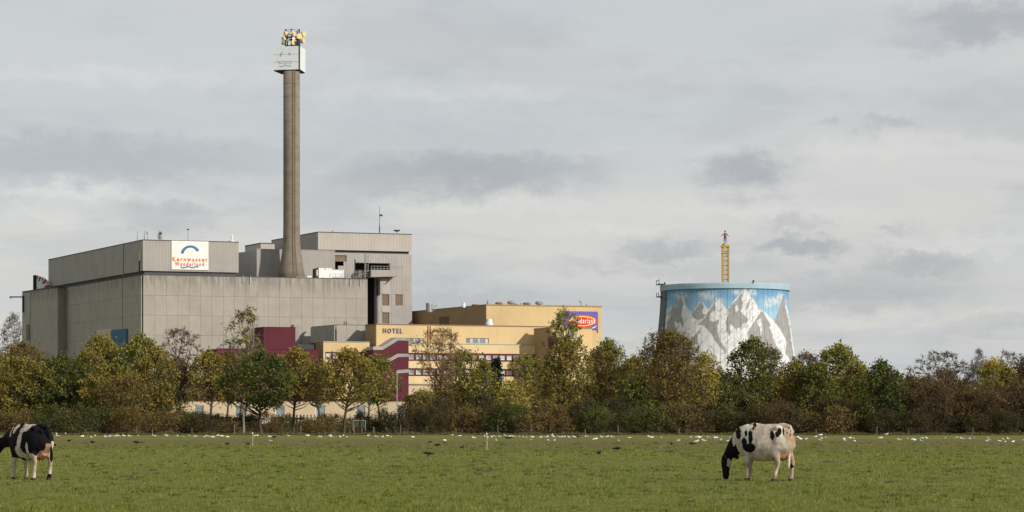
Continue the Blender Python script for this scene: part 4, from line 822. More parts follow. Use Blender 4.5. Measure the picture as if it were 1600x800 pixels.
for i in range(NP):
    vs, cols = [], []; half = math.pi / NP
    for z in zs_:
        r_ = trad(z)
        for j in range(NC + 1):
            ph = 2 * math.pi * i / NP + (j / NC * 2 - 1) * half * .965; vs.append((r_ * math.sin(ph), -r_ * math.cos(ph), z)); cols.append(mural(ph, z, r_))
    n0_ = len(vs); fs = [(k * (NC + 1) + j, k * (NC + 1) + j + 1, (k + 1) * (NC + 1) + j + 1, (k + 1) * (NC + 1) + j) for k in range(NR) for j in range(NC)]
    # side lips that give the panel its thickness
    for k in range(0, NR + 1, 10):
        r_ = trad(zs_[k]) - .35
        for sgn in (-1, 1): ph = 2 * math.pi * i / NP + sgn * half * .965; vs.append((r_ * math.sin(ph), -r_ * math.cos(ph), zs_[k])); cols.append(Vector((.2, .2, .2)))
    for k in range(NR // 10):
        a = n0_ + k * 2; fs.append((k * 10 * (NC + 1), (k + 1) * 10 * (NC + 1), a + 2, a)); b0 = k * 10 * (NC + 1) + NC; fs.append((b0, a + 1, a + 3, b0 + 10 * (NC + 1)))
    me = bpy.data.meshes.new('wall_panel'); me.from_pydata(vs, [], fs); ca = me.color_attributes.new('paint', 'FLOAT_COLOR', 'POINT')
    ca.data.foreach_set('color', [v for c in cols for v in (*c, 1)]); me.materials.append(cm); me.polygons.foreach_set('use_smooth', [True] * (NR * NC) + [False] * (len(fs) - NR * NC)); me.update()
    link('wall_panel', me, t)
rimm = mat('tower_rim_blue', (.34, .47, .57), streak=.25, scale=.4)
mb = MB(); mb.lathe((TX, TY, 0), [(p[0] - .30, p[1]) for p in tpr] + [(19.2, zr - .3)], 128, cap=False); mb.build('shell', M['concrete_dk'], t)
mb = MB(); mb.lathe((TX, TY, 0), [(19.0, zr - 3), (19.0, zr), (20.0, zr), (20.1, zr - .3), (20.05, zw + .1), (20.0, zw), (19.4, zw - .05)], 128, cap=False); mb.build('rim', rimm, t, False)
mb = MB(); mb.lathe((TX, TY, 0), [(18.9, zr - .05), (18.9, 1)], 96, cap=False); mb.build('inner_wall', M['concrete_dk'], t)
mb = MB()
for k in range(36):
    a = 2 * math.pi * k / 36; p = Vector((TX + 20.3 * math.sin(a), TY - 20.3 * math.cos(a), zr)); 
    if k % 9 == 2: mb = MB(); mb.box(p + Vector((0, 0, .35)), (.5, .5, .7)); mb.build('rim_lamp', M['dk_steel'], t)
# service ladder and platforms on the left flank
mb = MB(); aL = R(-84)
def TP(r, z, a=aL): return Vector((TX + r * math.sin(a), TY - r * math.cos(a), z))
for da in (-.022, .022): 
    for z0_, z1_ in zip(pz, pz[1:]): mb.tube(TP(trad(z0_) + .5, z0_, aL + da), TP(trad(z1_) + .5, z1_, aL + da), .1, n=4)
for k in range(60): z = zw * k / 60; mb.tube(TP(trad(z) + .5, z, aL - .022), TP(trad(z) + .5, z, aL + .022), .06, n=4)
mb.build('ladder', M['steel'], t)
for zc, w_ in ((zw + 1.9, .12), (zpx(465, 800), .10)):
    mb = MB()
    pts = [TP(19.4, zc, aL - w_), TP(21.2, zc, aL - w_), TP(21.2, zc, aL + w_), TP(19.4, zc, aL + w_)]; mb.vprism(pts, (0, 0, .25))
    for p in pts[1:3]: mb.tube(p, p + Vector((0, 0, 1.2 if w_ < .12 else 1.6)), .1, n=4)
    mb.tube(pts[1] + Vector((0, 0, 1.3)), pts[2] + Vector((0, 0, 1.3)), .08, n=4)
    mb.build('platform', M['dk_steel'], t)
mb = MB()
for z0_, z1_ in zip(np.linspace(12, zw, 12), np.linspace(12, zw, 12)[1:]): mb.vprism([TP(trad(z0_) + .02, z0_, aL + .05), TP(trad(z0_) + .02, z0_, aL + .26), TP(trad(z1_) + .02, z1_, aL + .22), TP(trad(z1_) + .02, z1_, aL + .05)], Vector((math.sin(aL + .15), -math.cos(aL + .15), 0)) * .5)
mb.build('dark_flank_strip', mat('dull_strip', (.13, .15, .16)), t)  # dull dark raised strip down the left flank
# yellow lattice mast with the figure on top
mz = zpx(386, TY); t = thing('swing_ride_mast', (TX, TY, 0), 'yellow lattice mast rising out of the cooling tower', 'ride mast')
hw = .82
for sx in (-1, 1):
    for sy in (-1, 1): mb = MB(); mb.box((TX + sx * hw, TY + sy * hw, mz / 2), (.36, .36, mz)); mb.build('leg', M['ride_yel'], t)
mb = MB(); nz_ = 38
for k in range(nz_):
    z0_ = mz * k / nz_; z1_ = mz * (k + 1) / nz_
    for a, b_ in (((-1, -1), (1, -1)), ((1, -1), (1, 1)), ((1, 1), (-1, 1)), ((-1, 1), (-1, -1))):
        pa, pb = Vector((TX + a[0] * hw, TY + a[1] * hw, z0_)), Vector((TX + b_[0] * hw, TY + b_[1] * hw, z0_)); mb.tube(pa, pb, .09, n=4, caps=False); mb.tube(pa, Vector((pb.x, pb.y, z1_)), .07, n=4, caps=False)
meta(mb.build('lattice_bracing', M['ride_yel'], t), kind='stuff')
mb = MB(); mb.box((TX, TY, mz + .2), (2.6, 2.6, .5)); mb.box((TX, TY, mz - 1.9), (2.3, 2.3, .3)); mb.lathe((TX, TY, mz + .45), [(1.0, 0), (.9, .5), (.35, .8)], 12); mb.build('mast_head', M['ride_yel'], t)
mb = MB(); mb.tube((TX + 1.15, TY - .4, 20), (TX + 1.15, TY - .4, mz), .16, n=6); mb.build('cable_pipe', M['steel'], t)
# ------------------------------------------------------------------ skin-modifier figures
def skinned(name, verts, edges, radii, m, parent, root=0, sub=1):
    me = bpy.data.meshes.new(name); me.from_pydata(verts, edges, []); tmp = bpy.data.objects.new(name, me); C.objects.link(tmp)
    md = tmp.modifiers.new('s', 'SKIN'); md.use_smooth_shade = True
    sv = me.skin_vertices[0].data if me.skin_vertices else None
    if sv is None: return None
    for i, r_ in enumerate(radii): sv[i].radius = (r_, r_) if not isinstance(r_, tuple) else r_
    sv[root].use_root = True
    sb_ = tmp.modifiers.new('d', 'SUBSURF'); sb_.levels = sub; sb_.render_levels = sub
    bpy.context.view_layer.update(); out = bpy.data.meshes.new_from_object(tmp.evaluated_get(bpy.context.evaluated_depsgraph_get()))
    bpy.data.objects.remove(tmp); out.materials.clear()
    for mm in (m if isinstance(m, list) else [m]): out.materials.append(mm)
    return link(name, out, parent)
# statue on the mast: red shirt, blue trousers, arms spread (3.6 m tall)
sz = mz + 1.2; k = 2.05
t = thing('figure_statue', (TX, TY, sz), 'tiny figure in red top and blue trousers topping the yellow mast', 'statue')
sk_v = [(0, 0, .95), (0, 0, 1.2), (0, 0, 1.42), (0, 0, 1.55), (0, 0, 1.70), (-.2, 0, 1.40), (-.42, 0, 1.18), (-.62, 0, 1.05), (.2, 0, 1.40), (.42, 0, 1.18), (.62, 0, 1.05), (-.11, 0, .85), (-.13, 0, .48), (-.14, 0, .05), (.11, 0, .85), (.13, 0, .48), (.14, 0, .05), (0, 0, 1.80)]
sk_e = [(0, 1), (1, 2), (2, 3), (3, 4), (2, 5), (5, 6), (6, 7), (2, 8), (8, 9), (9, 10), (0, 11), (11, 12), (12, 13), (0, 14), (14, 15), (15, 16), (4, 17)]
sk_r = [.16, .17, .17, .07, .12, .09, .06, .05, .09, .06, .05, .11, .08, .07, .11, .08, .07, .08]
o = skinned('body', [tuple(c * k for c in v) for v in sk_v], sk_e, [r_ * k for r_ in sk_r], [mat('shirt_red', (.33, .07, .05)), mat('trouser_blue', (.03, .08, .25)), mat('statue_skin', (.50, .30, .20))], t)
for p in o.data.polygons:
    c = p.center / k; p.material_index = 1 if c.z < .98 else 2 if (c.z > 1.52 or abs(c.x) > .55) else 0
mb = MB(); mb.lathe((TX, TY, sz + 1.74 * k), [(.13 * k, 0), (.12 * k, .1 * k), (.04 * k, .2 * k)], 10); mb.build('hat', M['dk_steel'], t)

# ------------------------------------------------------------------ cows
def loft(mb, rings, n=16, cap=True):
    """rings: (centre, half width across y, half depth, direction angle of the ring normal in the xz plane or None)"""
    P = [Vector(r_[0]) for r_ in rings]; vs = []
    for i, r_ in enumerate(rings):
        a = P[max(0, i - 1)]; b_ = P[min(len(P) - 1, i + 1)]; d = (b_ - a).normalized(); side = Vector((0, 1, 0)); side = (side - d * side.dot(d)).normalized(); up = d.cross(side)
        for k_ in range(n): th_ = 2 * math.pi * k_ / n; vs.append(P[i] + side * math.cos(th_) * r_[1] + up * math.sin(th_) * r_[2])
    fs = [(i * n + k_, i * n + (k_ + 1) % n, (i + 1) * n + (k_ + 1) % n, (i + 1) * n + k_) for i in range(len(rings) - 1) for k_ in range(n)]
    fs += [tuple(range(n)), tuple(range((len(rings) - 1) * n, len(rings) * n))[::-1]]
    mb.add(vs, fs)
def cow_mesh(neck, head, legs, name, yawn=0):
    """all volumes fused to one skin by a voxel remesh, then relaxed"""
    mb = MB()
    loft(mb, [((-.83, 0, 1.13), .10, .19), ((-.79, 0, 1.10), .19, .30), ((-.68, 0, 1.04), .26, .38), ((-.52, 0, 1.00), .30, .42), ((-.30, 0, .955), .335, .445), ((-.05, 0, .935), .365, .455), ((.18, 0, .94), .350, .45), ((.38, 0, .97), .295, .43), ((.55, 0, 1.00), .240, .385), ((.68, 0, 1.01), .20, .31), ((.80, 0, .98), .12, .20)], 20)
    loft(mb, [((.40, 0, 1.33), .07, .08), ((.30, 0, 1.38), .07, .07), ((.0, 0, 1.35), .09, .06), ((-.45, 0, 1.36), .11, .06), ((-.60, 0, 1.385), .10, .06), ((-.78, 0, 1.34), .07, .06)], 10)
    for sy in (-1, 1):
        loft(mb, [((-.42, sy * .15, 1.30), .06, .06), ((-.53, sy * .19, 1.32), .085, .065), ((-.64, sy * .16, 1.30), .06, .06)], 8)      # hip bones
        loft(mb, [((-.70, sy * .11, 1.24), .07, .08), ((-.84, sy * .10, 1.21), .055, .06)], 8)
        loft(mb, [((.50, sy * .13, 1.25), .07, .10), ((.48, sy * .17, 1.05), .10, .16), ((.46, sy * .16, .86), .09, .14)], 10)      # shoulder
    loft(mb, neck, 16); loft(mb, head, 16)
    for lg in legs: loft(mb, lg, 12)
    loft(mb, [((-.22, 0, .63), .06, .05), ((-.34, 0, .63), .12, .09), ((-.48, 0, .63), .15, .12), ((-.62, 0, .66), .15, .15), ((-.76, 0, .74), .11, .14)], 14)   # udder
    for sx, sy in ((-.38, .08), (-.38, -.08), (-.54, .08), (-.54, -.08)): loft(mb, [((sx, sy, .55), .028, .028), ((sx, sy, .46), .018, .018)], 8)
    me = mb.mesh(name, M['white']); tmp = bpy.data.objects.new(name, me); C.objects.link(tmp)
    rm = tmp.modifiers.new('r', 'REMESH'); rm.mode = 'VOXEL'; rm.voxel_size = .0145; rm.use_smooth_shade = True
    sm = tmp.modifiers.new('s', 'SMOOTH'); sm.iterations = 14; sm.factor = .5
    bpy.context.view_layer.update(); out = bpy.data.meshes.new_from_object(tmp.evaluated_get(bpy.context.evaluated_depsgraph_get())); bpy.data.objects.remove(tmp)
    out.polygons.foreach_set('use_smooth', [True] * len(out.polygons)); return out
def fleg(x, y, dx_=0, foot=0):
    return [((x + .03, y * .85, 1.05), .10, .19), ((x + .03, y * .95, .86), .105, .165), ((x, y, .70), .092, .120), ((x - .01, y, .60), .075, .092), ((x + .005 + dx_ * .5, y, .50), .062, .070), ((x + .02 + dx_, y, .41), .062, .066), ((x + .015 + dx_, y, .34), .050, .054), ((x + dx_ + foot * .5, y, .22), .043, .046), ((x + dx_ + foot, y, .12), .050, .056), ((x + .03 + dx_ + foot, y, .07), .053, .062), ((x + .05 + dx_ + foot, y, 0), .062, .075)]
def hleg(x, y, kx=0, hx=0, fx=0):
    return [((x - .02, y * .75, 1.14), .14, .22), ((x + .01, y * .9, .98), .145, .25), ((x + .04 + kx, y * .98, .84), .125, .225), ((x + .03 + kx * .7 + hx * .2, y, .72), .095, .165), ((x - .03 + kx * .3 + hx * .6, y, .62), .070, .110), ((x - .09 + hx, y, .53), .055, .078), ((x - .115 + hx, y, .46), .054, .070), ((x - .10 + hx, y, .38), .047, .055), ((x - .08 + hx * .6 + fx * .5, y, .25), .043, .047), ((x - .06 + fx, y, .13), .051, .057), ((x - .03 + fx, y, .07), .053, .063), ((x - .005 + fx, y, 0), .062, .077)]
grz_neck = [((.38, 0, 1.10), .19, .33), ((.58, 0, 1.05), .18, .33), ((.74, 0, .95), .155, .29), ((.88, 0, .83), .135, .235), ((.99, 0, .72), .115, .185), ((1.07, 0, .63), .105, .14)]
grz_head = [((1.02, 0, .69), .085, .09), ((1.08, 0, .63), .115, .130), ((1.13, 0, .54), .124, .148), ((1.15, 0, .44), .114, .148), ((1.155, 0, .32), .092, .118), ((1.155, 0, .20), .078, .094), ((1.155, 0, .12), .082, .090), ((1.155, 0, .06), .074, .076), ((1.155, 0, .03), .05, .055)]
low_neck = [((.40, 0, 1.12), .18, .30), ((.60, 0, 1.12), .165, .28), ((.82, 0, 1.07), .135, .23), ((1.02, 0, 1.00), .115, .19), ((1.20, 0, .95), .10, .15)]
low_head = [((1.14, 0, .98), .08, .09), ((1.24, 0, .96), .11, .125), ((1.34, 0, .88), .11, .13), ((1.44, 0, .78), .085, .11), ((1.54, 0, .67), .07, .085), ((1.60, 0, .60), .07, .075), ((1.64, 0, .56), .045, .05)]
coat, nt, bs = bsdf('cow_coat'); q = G(nt); at = N(nt, 'ShaderNodeAttribute'); at.attribute_name = 'coat'; tcn = N(nt, 'ShaderNodeTexCoord')
f1 = q.noise(q.mapping(tcn.outputs['Object'], (3, 3, 2)), 1.3, 6, .65); f2 = q.noise(q.mapping(tcn.outputs['Object'], (1, 1, .35)), 40, 4)
c_ = q.mix(q.m('MULTIPLY', q.ss(f1, .38, .60), .66), at.outputs['Color'], (.26, .17, .10)); sp_c = q.noise(tcn.outputs['Object'], 14, 5, .7); c_ = q.mix(q.m('MULTIPLY', q.ss(sp_c, .56, .72), .35), c_, (.16, .11, .075)); bk = q.m('GREATER_THAN', N(nt, 'ShaderNodeRGBToBW').outputs[0], .1)
rgb = [n_ for n_ in nt.nodes if n_.type == 'RGBTOBW'][0]; nt.links.new(at.outputs['Color'], rgb.inputs[0])
nt.links.new(q.mix(bk, at.outputs['Color'], c_), bs.inputs['Base Color']); bs.inputs['Roughness'].default_value = .7; bs.inputs['Specular IOR Level'].default_value = .03
bp = N(nt, 'ShaderNodeBump'); bp.inputs['Distance'].default_value = .004; nt.links.new(f2, bp.inputs['Height']); nt.links.new(bp.outputs[0], bs.inputs['Normal'])
WHITE, BLACK, PINK, DIRT_SHADE, TAN = Vector((.63, .575, .50)), Vector((.010, .009, .011)), Vector((.50, .27, .17)), Vector((.15, .09, .06)), Vector((.48, .34, .22))
def paint(me, fn):
    ca = me.color_attributes.new('coat', 'FLOAT_COLOR', 'POINT'); out = []
    for v in me.vertices:
        p = v.co; j = Vector((noise.noise(p * 9), noise.noise(p * 9 + Vector((5, 5, 5))), noise.noise(p * 9 + Vector((9, 1, 3))))) * .022 + Vector((noise.noise(p * 30), 0, noise.noise(p * 30 + Vector((3, 3, 3))))) * .008
        out += [*fn(p, p + j, v.normal), 1]
    ca.data.foreach_set('color', out); me.materials.clear(); me.materials.append(coat)
def ell(x, z, cx_, cz, rx, rz_, rot=0):
    dx_, dz_ = x - cx_, z - cz; c, s_ = math.cos(R(rot)), math.sin(R(rot)); u, v = dx_ * c + dz_ * s_, -dx_ * s_ + dz_ * c; return (u / rx) ** 2 + (v / rz_) ** 2 < 1
def place_cow(px, py, psi, me, label, tail, ears, scale=1.0, group=None):
    Y = CH * F / (py - HY); x = (px - 800) / F * Y; t = thing('cow', (x, Y, gz(x, Y)), label, 'cow', group)
    t.rotation_euler = (0, 0, psi); t.scale = (scale,) * 3; ORG[t.name] = Vector((0, 0, 0)); link('body', me, t)
    return t
# right-hand cow, grazing, seen from its left side and slightly from behind
PS = R(36)
m1 = cow_mesh(grz_neck, grz_head, [fleg(.42, .15, -.02, -.01), fleg(.44, -.14, .04, .06), hleg(-.54, .19, .05, .10, .14), hleg(-.62, -.18, -.03, -.04, -.06)], 'cow_body')
def c1_(p, j, nrm):
    x, z, y = j.x, j.z, j.y; left = p.y > 0
    # where this point sits in the side view used to lay out the markings
    cx_ = 388 - (x - .40) * 300 - (y - .27) * 216 if left else 388 - (x - .40) * 311; cz = 688 - z * 369
    if p.z < .075 and (p.x < .9): return DIRT_SHADE * .5
    if p.x > .80 + max(0, z - .75) * .35 - (0.10 if z < .85 and p.x < .9 else 0) and not (p.x < .86 and z < .55): 
        if left and ell(x, z, 1.02, .43, .05, .12): return WHITE
        return BLACK if p.z > .05 else DIRT_SHADE
    spots = [(330, 250, 24, 58), (398, 250, 12, 34), (484, 172, 16, 24), (468, 205, 12, 16), (437, 290, 20, 62), (382, 345, 22, 58), (432, 385, 50, 44), (303, 375, 13, 22), (634, 270, 20, 48), (680, 262, 20, 24), (702, 232, 22, 34), (742, 240, 9, 44)] if left else [(330, 250, 60, 80), (480, 330, 70, 60), (600, 200, 60, 50), (700, 300, 30, 70), (400, 420, 40, 30)]
    for a, b_, rx, rz_ in spots:
        if ell(cx_, cz, a, b_, rx, rz_): return BLACK
    if p.z < .72 and -.85 < p.x < -.33 and abs(p.y) < .15 and not (abs(p.y) > .11 and p.z < .5): return PINK
    if left and p.x < -.3 and ell(x, z, -.42, .52, .055, .07): return BLACK
    if not left and p.x < -.5 and (ell(x, z, -.72, .56, .06, .09) or ell(x, z, -.75, .38, .06, .06)): return BLACK
    if p.x < -.6 and abs(p.y) < .2: return WHITE.lerp(TAN * .75, max(0, min(1, (-.6 - p.x) * 5 * (.6 + noise.noise(p * 5)))))
    if p.z < .75: return WHITE.lerp(DIRT_SHADE, max(0, min(.7, (noise.noise(p * 6) + .45) * (.75 - p.z) / .5)))
    return WHITE
paint(m1, c1_)
cow1 = place_cow(1193, 751.5, math.pi - PS, m1, 'mostly white cow with black neck and spots, grazing at right', None, None, 1.03)
cow1.scale = (.965, 1.0, 1.03)
def tail_part(parent, pts, m, m2):
    mb = MB(); loft(mb, pts[:-3], 8); mb.build('tail', m, parent, True); mb = MB(); loft(mb, pts[-4:], 8); mb.build('tail_switch', m2, parent, True)
cw, cb = mat('white_hair', tuple(WHITE), var=.3, scale=8, col2=(.30, .19, .12)), mat('black_hair', (.010, .009, .010), spec=.03)
pinkm, hornm = mat('udder_skin', (.50, .27, .17)), mat('hoof_horn', (.05, .04, .035))
tail_part(cow1, [((-.80, 0, 1.36), .03, .035), ((-.845, .01, 1.30), .03, .032), ((-.865, .04, 1.15), .026, .026), ((-.855, .06, .95), .023, .023), ((-.83, .06, .78), .023, .023), ((-.81, .06, .62), .034, .034), ((-.80, .06, .48), .038, .038), ((-.80, .06, .34), .012, .012)], cw, cw)
def ear(parent, c, sy, m, droop=-.3):
    c = Vector(c); d = Vector((-.25, sy, droop)).normalized(); mb = MB(); n = 8; vs = []
    side = Vector((.35, 0, 1)).normalized(); up = d.cross(side)
    for k_, (t_, w_) in enumerate(((0, .035), (.07, .065), (.15, .078), (.22, .055), (.27, .012))):
        for a in range(n): th_ = 2 * math.pi * a / n; vs.append(c + d * t_ + side * math.cos(th_) * w_ + up * math.sin(th_) * w_ * .32)
    mb.add(vs, [(i * n + k_, i * n + (k_ + 1) % n, (i + 1) * n + (k_ + 1) % n, (i + 1) * n + k_) for i in range(4) for k_ in range(n)] + [tuple(range(n)), tuple(range(4 * n, 5 * n))[::-1]]); return mb.build('ear', m, parent, True)
def eye(parent, c, sy):
    mb = MB(); c = Vector(c); mb.lathe((c.x, c.y, c.z - .018), [(.002, 0), (.013, .006), (.018, .018), (.013, .030), (.002, .036)], 10); return mb.build('eye', M['dark_glass'], parent, True)
for sy in (-1, 1): ear(cow1, (1.03, sy * .10, .64), sy, cb, -.25); eye(cow1, (1.195, sy * .105, .47), sy)
# left-hand cow, seen from behind, head out to the left
PS2 = R(48)
m2 = cow_mesh(low_neck, low_head, [fleg(.43, .15, .03, .02), fleg(.42, -.15, -.05, -.02), hleg(-.55, .20, .02, .04, .03), hleg(-.58, -.20, -.02, -.02, -.02)], 'cow_body')
def c2_(p, j, nrm):
    x, z = j.x, j.z; left = p.y > 0
    if p.z < .065: return DIRT_SHADE * .5
    udder = (p.z < .74 + .05 * noise.noise(p * 7) and -.86 < p.x < -.22 and abs(p.y) < .15 and not (abs(p.y) > .12 and p.z < .5)) or (p.x < -.62 and abs(j.y) < .070 + .02 * noise.noise(p * 6) and p.z < .93)
    if udder and p.x < -.2: return (PINK * .8).lerp(DIRT_SHADE, max(0, min(.55, .35 - abs(p.y) * 2 + .6 * noise.noise(p * 8))))  # udder mottling, with the midline crease's shade painted in
    if p.z < .62 and p.x > .1 and p.x < .9: return WHITE.lerp(DIRT_SHADE, .25) if p.z < .56 or not left else BLACK
    if j.z + .09 * noise.noise(p * 5) < .66 and p.x < -.1:
        if not left and p.z < .16: return BLACK
        return WHITE.lerp(DIRT_SHADE, max(0, min(.6, noise.noise(p * 6) + .2)))
    if left:
        if ell(x, z, -.10, 1.02, .075, .42, 6) or ell(x, z, -.18, 1.30, .20, .085, -10) or ell(x, z, -.02, .72, .16, .16): return WHITE
        if ell(x, z, .33, 1.30, .10, .14, -25) or ell(x, z, .52, 1.22, .035, .14, -20): return WHITE
        if ell(x, z, -.40, .66, .07, .30): return WHITE
    else:
        if ell(x, z, .15, 1.1, .12, .42): return WHITE
        if ell(x, z, -.84, .86, .09, .14) or ell(x, z, -.70, .72, .10, .16): return WHITE
    if p.z > 1.36 and -.45 < p.x < .1 and abs(p.y) < .16: return WHITE
    return BLACK
paint(m2, c2_)
cow2 = place_cow(45, 749.5, math.pi - PS2, m2, 'mostly black cow seen from behind at the left edge, pink udder showing', None, None, 1.02)
tail_part(cow2, [((-.80, 0, 1.36), .03, .035), ((-.87, 0, 1.30), .032, .034), ((-.90, -.03, 1.15), .028, .028), ((-.905, -.07, .95), .024, .024), ((-.90, -.10, .78), .026, .026), ((-.89, -.11, .66), .04, .04), ((-.89, -.11, .54), .04, .04), ((-.89, -.11, .45), .015, .015)], cb, cb)
for sy in (-1, 1): ear(cow2, (1.20, sy * .10, 1.03), sy, cb, .0); eye(cow2, (1.345, sy * .098, .93), sy)

# ------------------------------------------------------------------ birds
gw, gg, gb = mat('gull_white', (.85, .85, .84), var=.02), mat('gull_grey', (.42, .44, .46), var=.02), mat('beak_red', (.30, .05, .03))
def bird_mesh(name, mats, crouch=0, head=1.0):
    mb = MB(); L = lambda rings, mi: (loft(mb, rings, 10), mb.mi.__setitem__(slice(len(mb.mi) - (len(rings) - 1) * 10 - 2, len(mb.mi)), [mi] * ((len(rings) - 1) * 10 + 2)))
    L([((-.20, 0, .135), .012, .008), ((-.14, 0, .145), .035, .022), ((-.05, 0, .155), .062, .058), ((.05, 0, .165), .065, .065), ((.12, 0, .185), .045, .05), ((.145, 0, .22 * head), .028, .032), ((.155, 0, .25 * head), .036, .036), ((.18, 0, .252 * head), .028, .028), ((.20, 0, .247 * head), .010, .010)], 0)
    L([((.20, 0, .247 * head), .008, .010), ((.245, 0, .238 * head), .003, .003)], 2)
    for sy in (-1, 1):
        L([((.09, sy * .055, .185), .012, .03), ((.0, sy * .066, .180), .014, .042), ((-.10, sy * .05, .170), .012, .030), ((-.20, sy * .025, .160), .008, .014), ((-.27, sy * .01, .155), .004, .005)], 1)
        L([((.02, sy * .03, .11), .006, .006), ((.02, sy * .03, 0), .006, .006)], 2); L([((.0, sy * .03, .004), .012, .004), ((.06, sy * .03, .004), .012, .004)], 2)
    return mb.mesh(name, mats, True)
gull_me = bird_mesh('gull_body', [gw, gg, gb]); gull_low = bird_mesh('gull_body', [gw, gw, gb], head=.82)
crow_m = mat('crow_black', (.012, .012, .014), rough=.5); crow_me = bird_mesh('crow_body', [crow_m, crow_m, crow_m], head=1.0); crow_low = bird_mesh('crow_body', [crow_m] * 3, head=.72)
gulls = [(560 + x / 2.963, 660 + y / 2.963) for x, y in [(45, 62), (85, 69), (112, 69), (135, 64), (152, 70), (252, 70), (432, 62), (400, 88), (470, 64), (535, 74), (590, 68), (598, 72), (618, 70), (630, 66), (638, 84), (655, 66), (675, 60), (685, 66), (700, 66), (710, 68), (722, 68), (745, 68), (765, 70), (778, 72), (800, 68), (797, 82), (808, 70), (838, 73), (845, 71), (870, 70), (878, 87), (897, 62), (903, 66), (908, 86), (928, 68), (940, 69), (955, 70), (975, 70), (1000, 70), (1052, 66), (1062, 70), (1090, 80), (1102, 78), (1127, 69), (1152, 67), (1170, 69), (1178, 71), (1205, 87), (1255, 71), (1348, 68), (1360, 70), (1402, 71), (1482, 86), (1538, 71), (1565, 68), (1572, 72), (1580, 70), (1565, 92)]]
gulls += [(1220 + x / 4, 500 + y / 4) for x, y in [(110, 740), (125, 747), (155, 748), (218, 732), (250, 722), (255, 745), (248, 757), (275, 740), (385, 747), (397, 745), (400, 752), (435, 740), (455, 745), (462, 762), (455, 760), (625, 742), (660, 718), (742, 752), (793, 745), (823, 750), (838, 755), (882, 742), (880, 762), (912, 743), (1023, 743), (1098, 738), (1133, 746), (1180, 749), (1205, 742), (1298, 742), (1305, 757), (1288, 765), (1368, 760), (1390, 753), (1402, 768), (1420, 747), (1453, 765), (1510, 758)]]
gulls += [(x / 3.636, 480 + y / 3.636) for x, y in [(372, 717), (327, 735), (467, 736), (520, 741), (540, 733), (600, 735), (598, 741), (620, 737), (632, 736), (658, 735), (677, 733), (705, 734), (737, 735), (783, 734), (870, 733), (882, 735), (947, 732), (1005, 737)]]
gulls += [(240 + x / 3.636, 480 + y / 3.636) for x, y in [(75, 730), (133, 736), (170, 738), (203, 730), (235, 737), (245, 731), (288, 741), (308, 738), (336, 741), (357, 730), (365, 727), (388, 735), (420, 740), (575, 732), (590, 731), (660, 738), (667, 766), (768, 731), (873, 730), (880, 731), (945, 740), (1003, 731)]]
gulls += [(480 + x / 3.636, 480 + y / 3.636) for x, y in [(5, 730), (72, 740), (130, 733), (135, 738), (188, 740), (205, 730), (225, 740), (347, 731)]]
gulls += [(1110 + x / 6.15, 640 + y / 6.15) for x, y in [(50, 275), (92, 295), (190, 270), (175, 313), (205, 315), (868, 285), (843, 272), (915, 288)]] + [(980 + x / 3.636, 480 + y / 3.636) for x, y in [(290, 758), (360, 742), (395, 740), (410, 742), (395, 768), (437, 761), (463, 743), (503, 745), (527, 757)]] + [(x / 6.15, 630 + y / 6.15) for x, y in [(545, 268), (555, 320), (630, 292), (790, 322)]]
rb = random.Random(11)
def bird(name, me, px, py, label, cat, group, sc_):
    Y = min(222, CH * F / (py + 1.6 - HY)); x = (px - 800) / F * Y; a = rb.uniform(0, 6.28)
    o = link(name, me, None, (x, Y, gz(x, Y)), a); s_ = sc_ * rb.uniform(.85, 1.15); o.scale = (s_, s_, s_); return meta(o, label, cat, group)
for px, py in gulls: bird('gull', rb.choice([gull_me, gull_me, gull_low]), px, py, 'small white gull on the grass in the long scattered line', 'gull', 'gulls along the far side of the pasture', .74)
crows = [(560 + x / 2.963, 660 + y / 2.963) for x, y in [(325, 158), (480, 118), (1113, 158), (1197, 131), (330, 98), (365, 110), (1450, 106), (1545, 106), (690, 76), (700, 76), (1000, 68), (1015, 70)]] + [(240 + x / 3.636, 480 + y / 3.636) for x, y in [(418, 782), (537, 785), (683, 743), (317, 718)]] + [(x / 3.636, 480 + y / 3.636) for x, y in [(392, 765), (525, 773), (775, 775)]] + [(86, 697.5)]
for i, (px, py) in enumerate(crows):
    lb = {0: 'black crow pecking in the middle of the pasture, left one', 1: 'black crow standing upright behind the pecking crow', 2: 'low black crow in mid pasture, left of the pair left of the grazing cow', 3: 'low black crow, right and farther of the pair left of the grazing cow'}.get(i, 'small black crow feeding in the far part of the pasture')
    bird('crow', crow_me if i == 1 else crow_low, px, py, lb, 'crow', 'crows feeding on the pasture', 1.05 if i in (0, 2) else .9)
clod_m = mat('dead_clump', (.085, .058, .032), scale=9, var=.4, bump=.02)
clods = [(560 + x / 2.963, 660 + y / 2.963) for x, y in [(175, 200), (415, 223), (540, 215), (612, 222), (775, 240), (780, 225), (878, 237), (1047, 215), (1120, 247), (1400, 262), (1435, 203), (980, 247), (1440, 133), (400, 192), (1200, 98)]] + [(1205, 752), (1218, 750.5), (490 / 3.636, 480 + 770 / 3.636), (1262, 734), (1296, 722), (1500, 733), (1420, 716), (1340, 704), (1100, 715), (240, 735), (320, 712), (405, 740), (470, 725), (175, 715), (560, 742), (660, 760), (1010, 768), (1400, 775), (300, 772), (980, 701), (1452, 760), (1540, 745), (130, 770), (206, 748)]
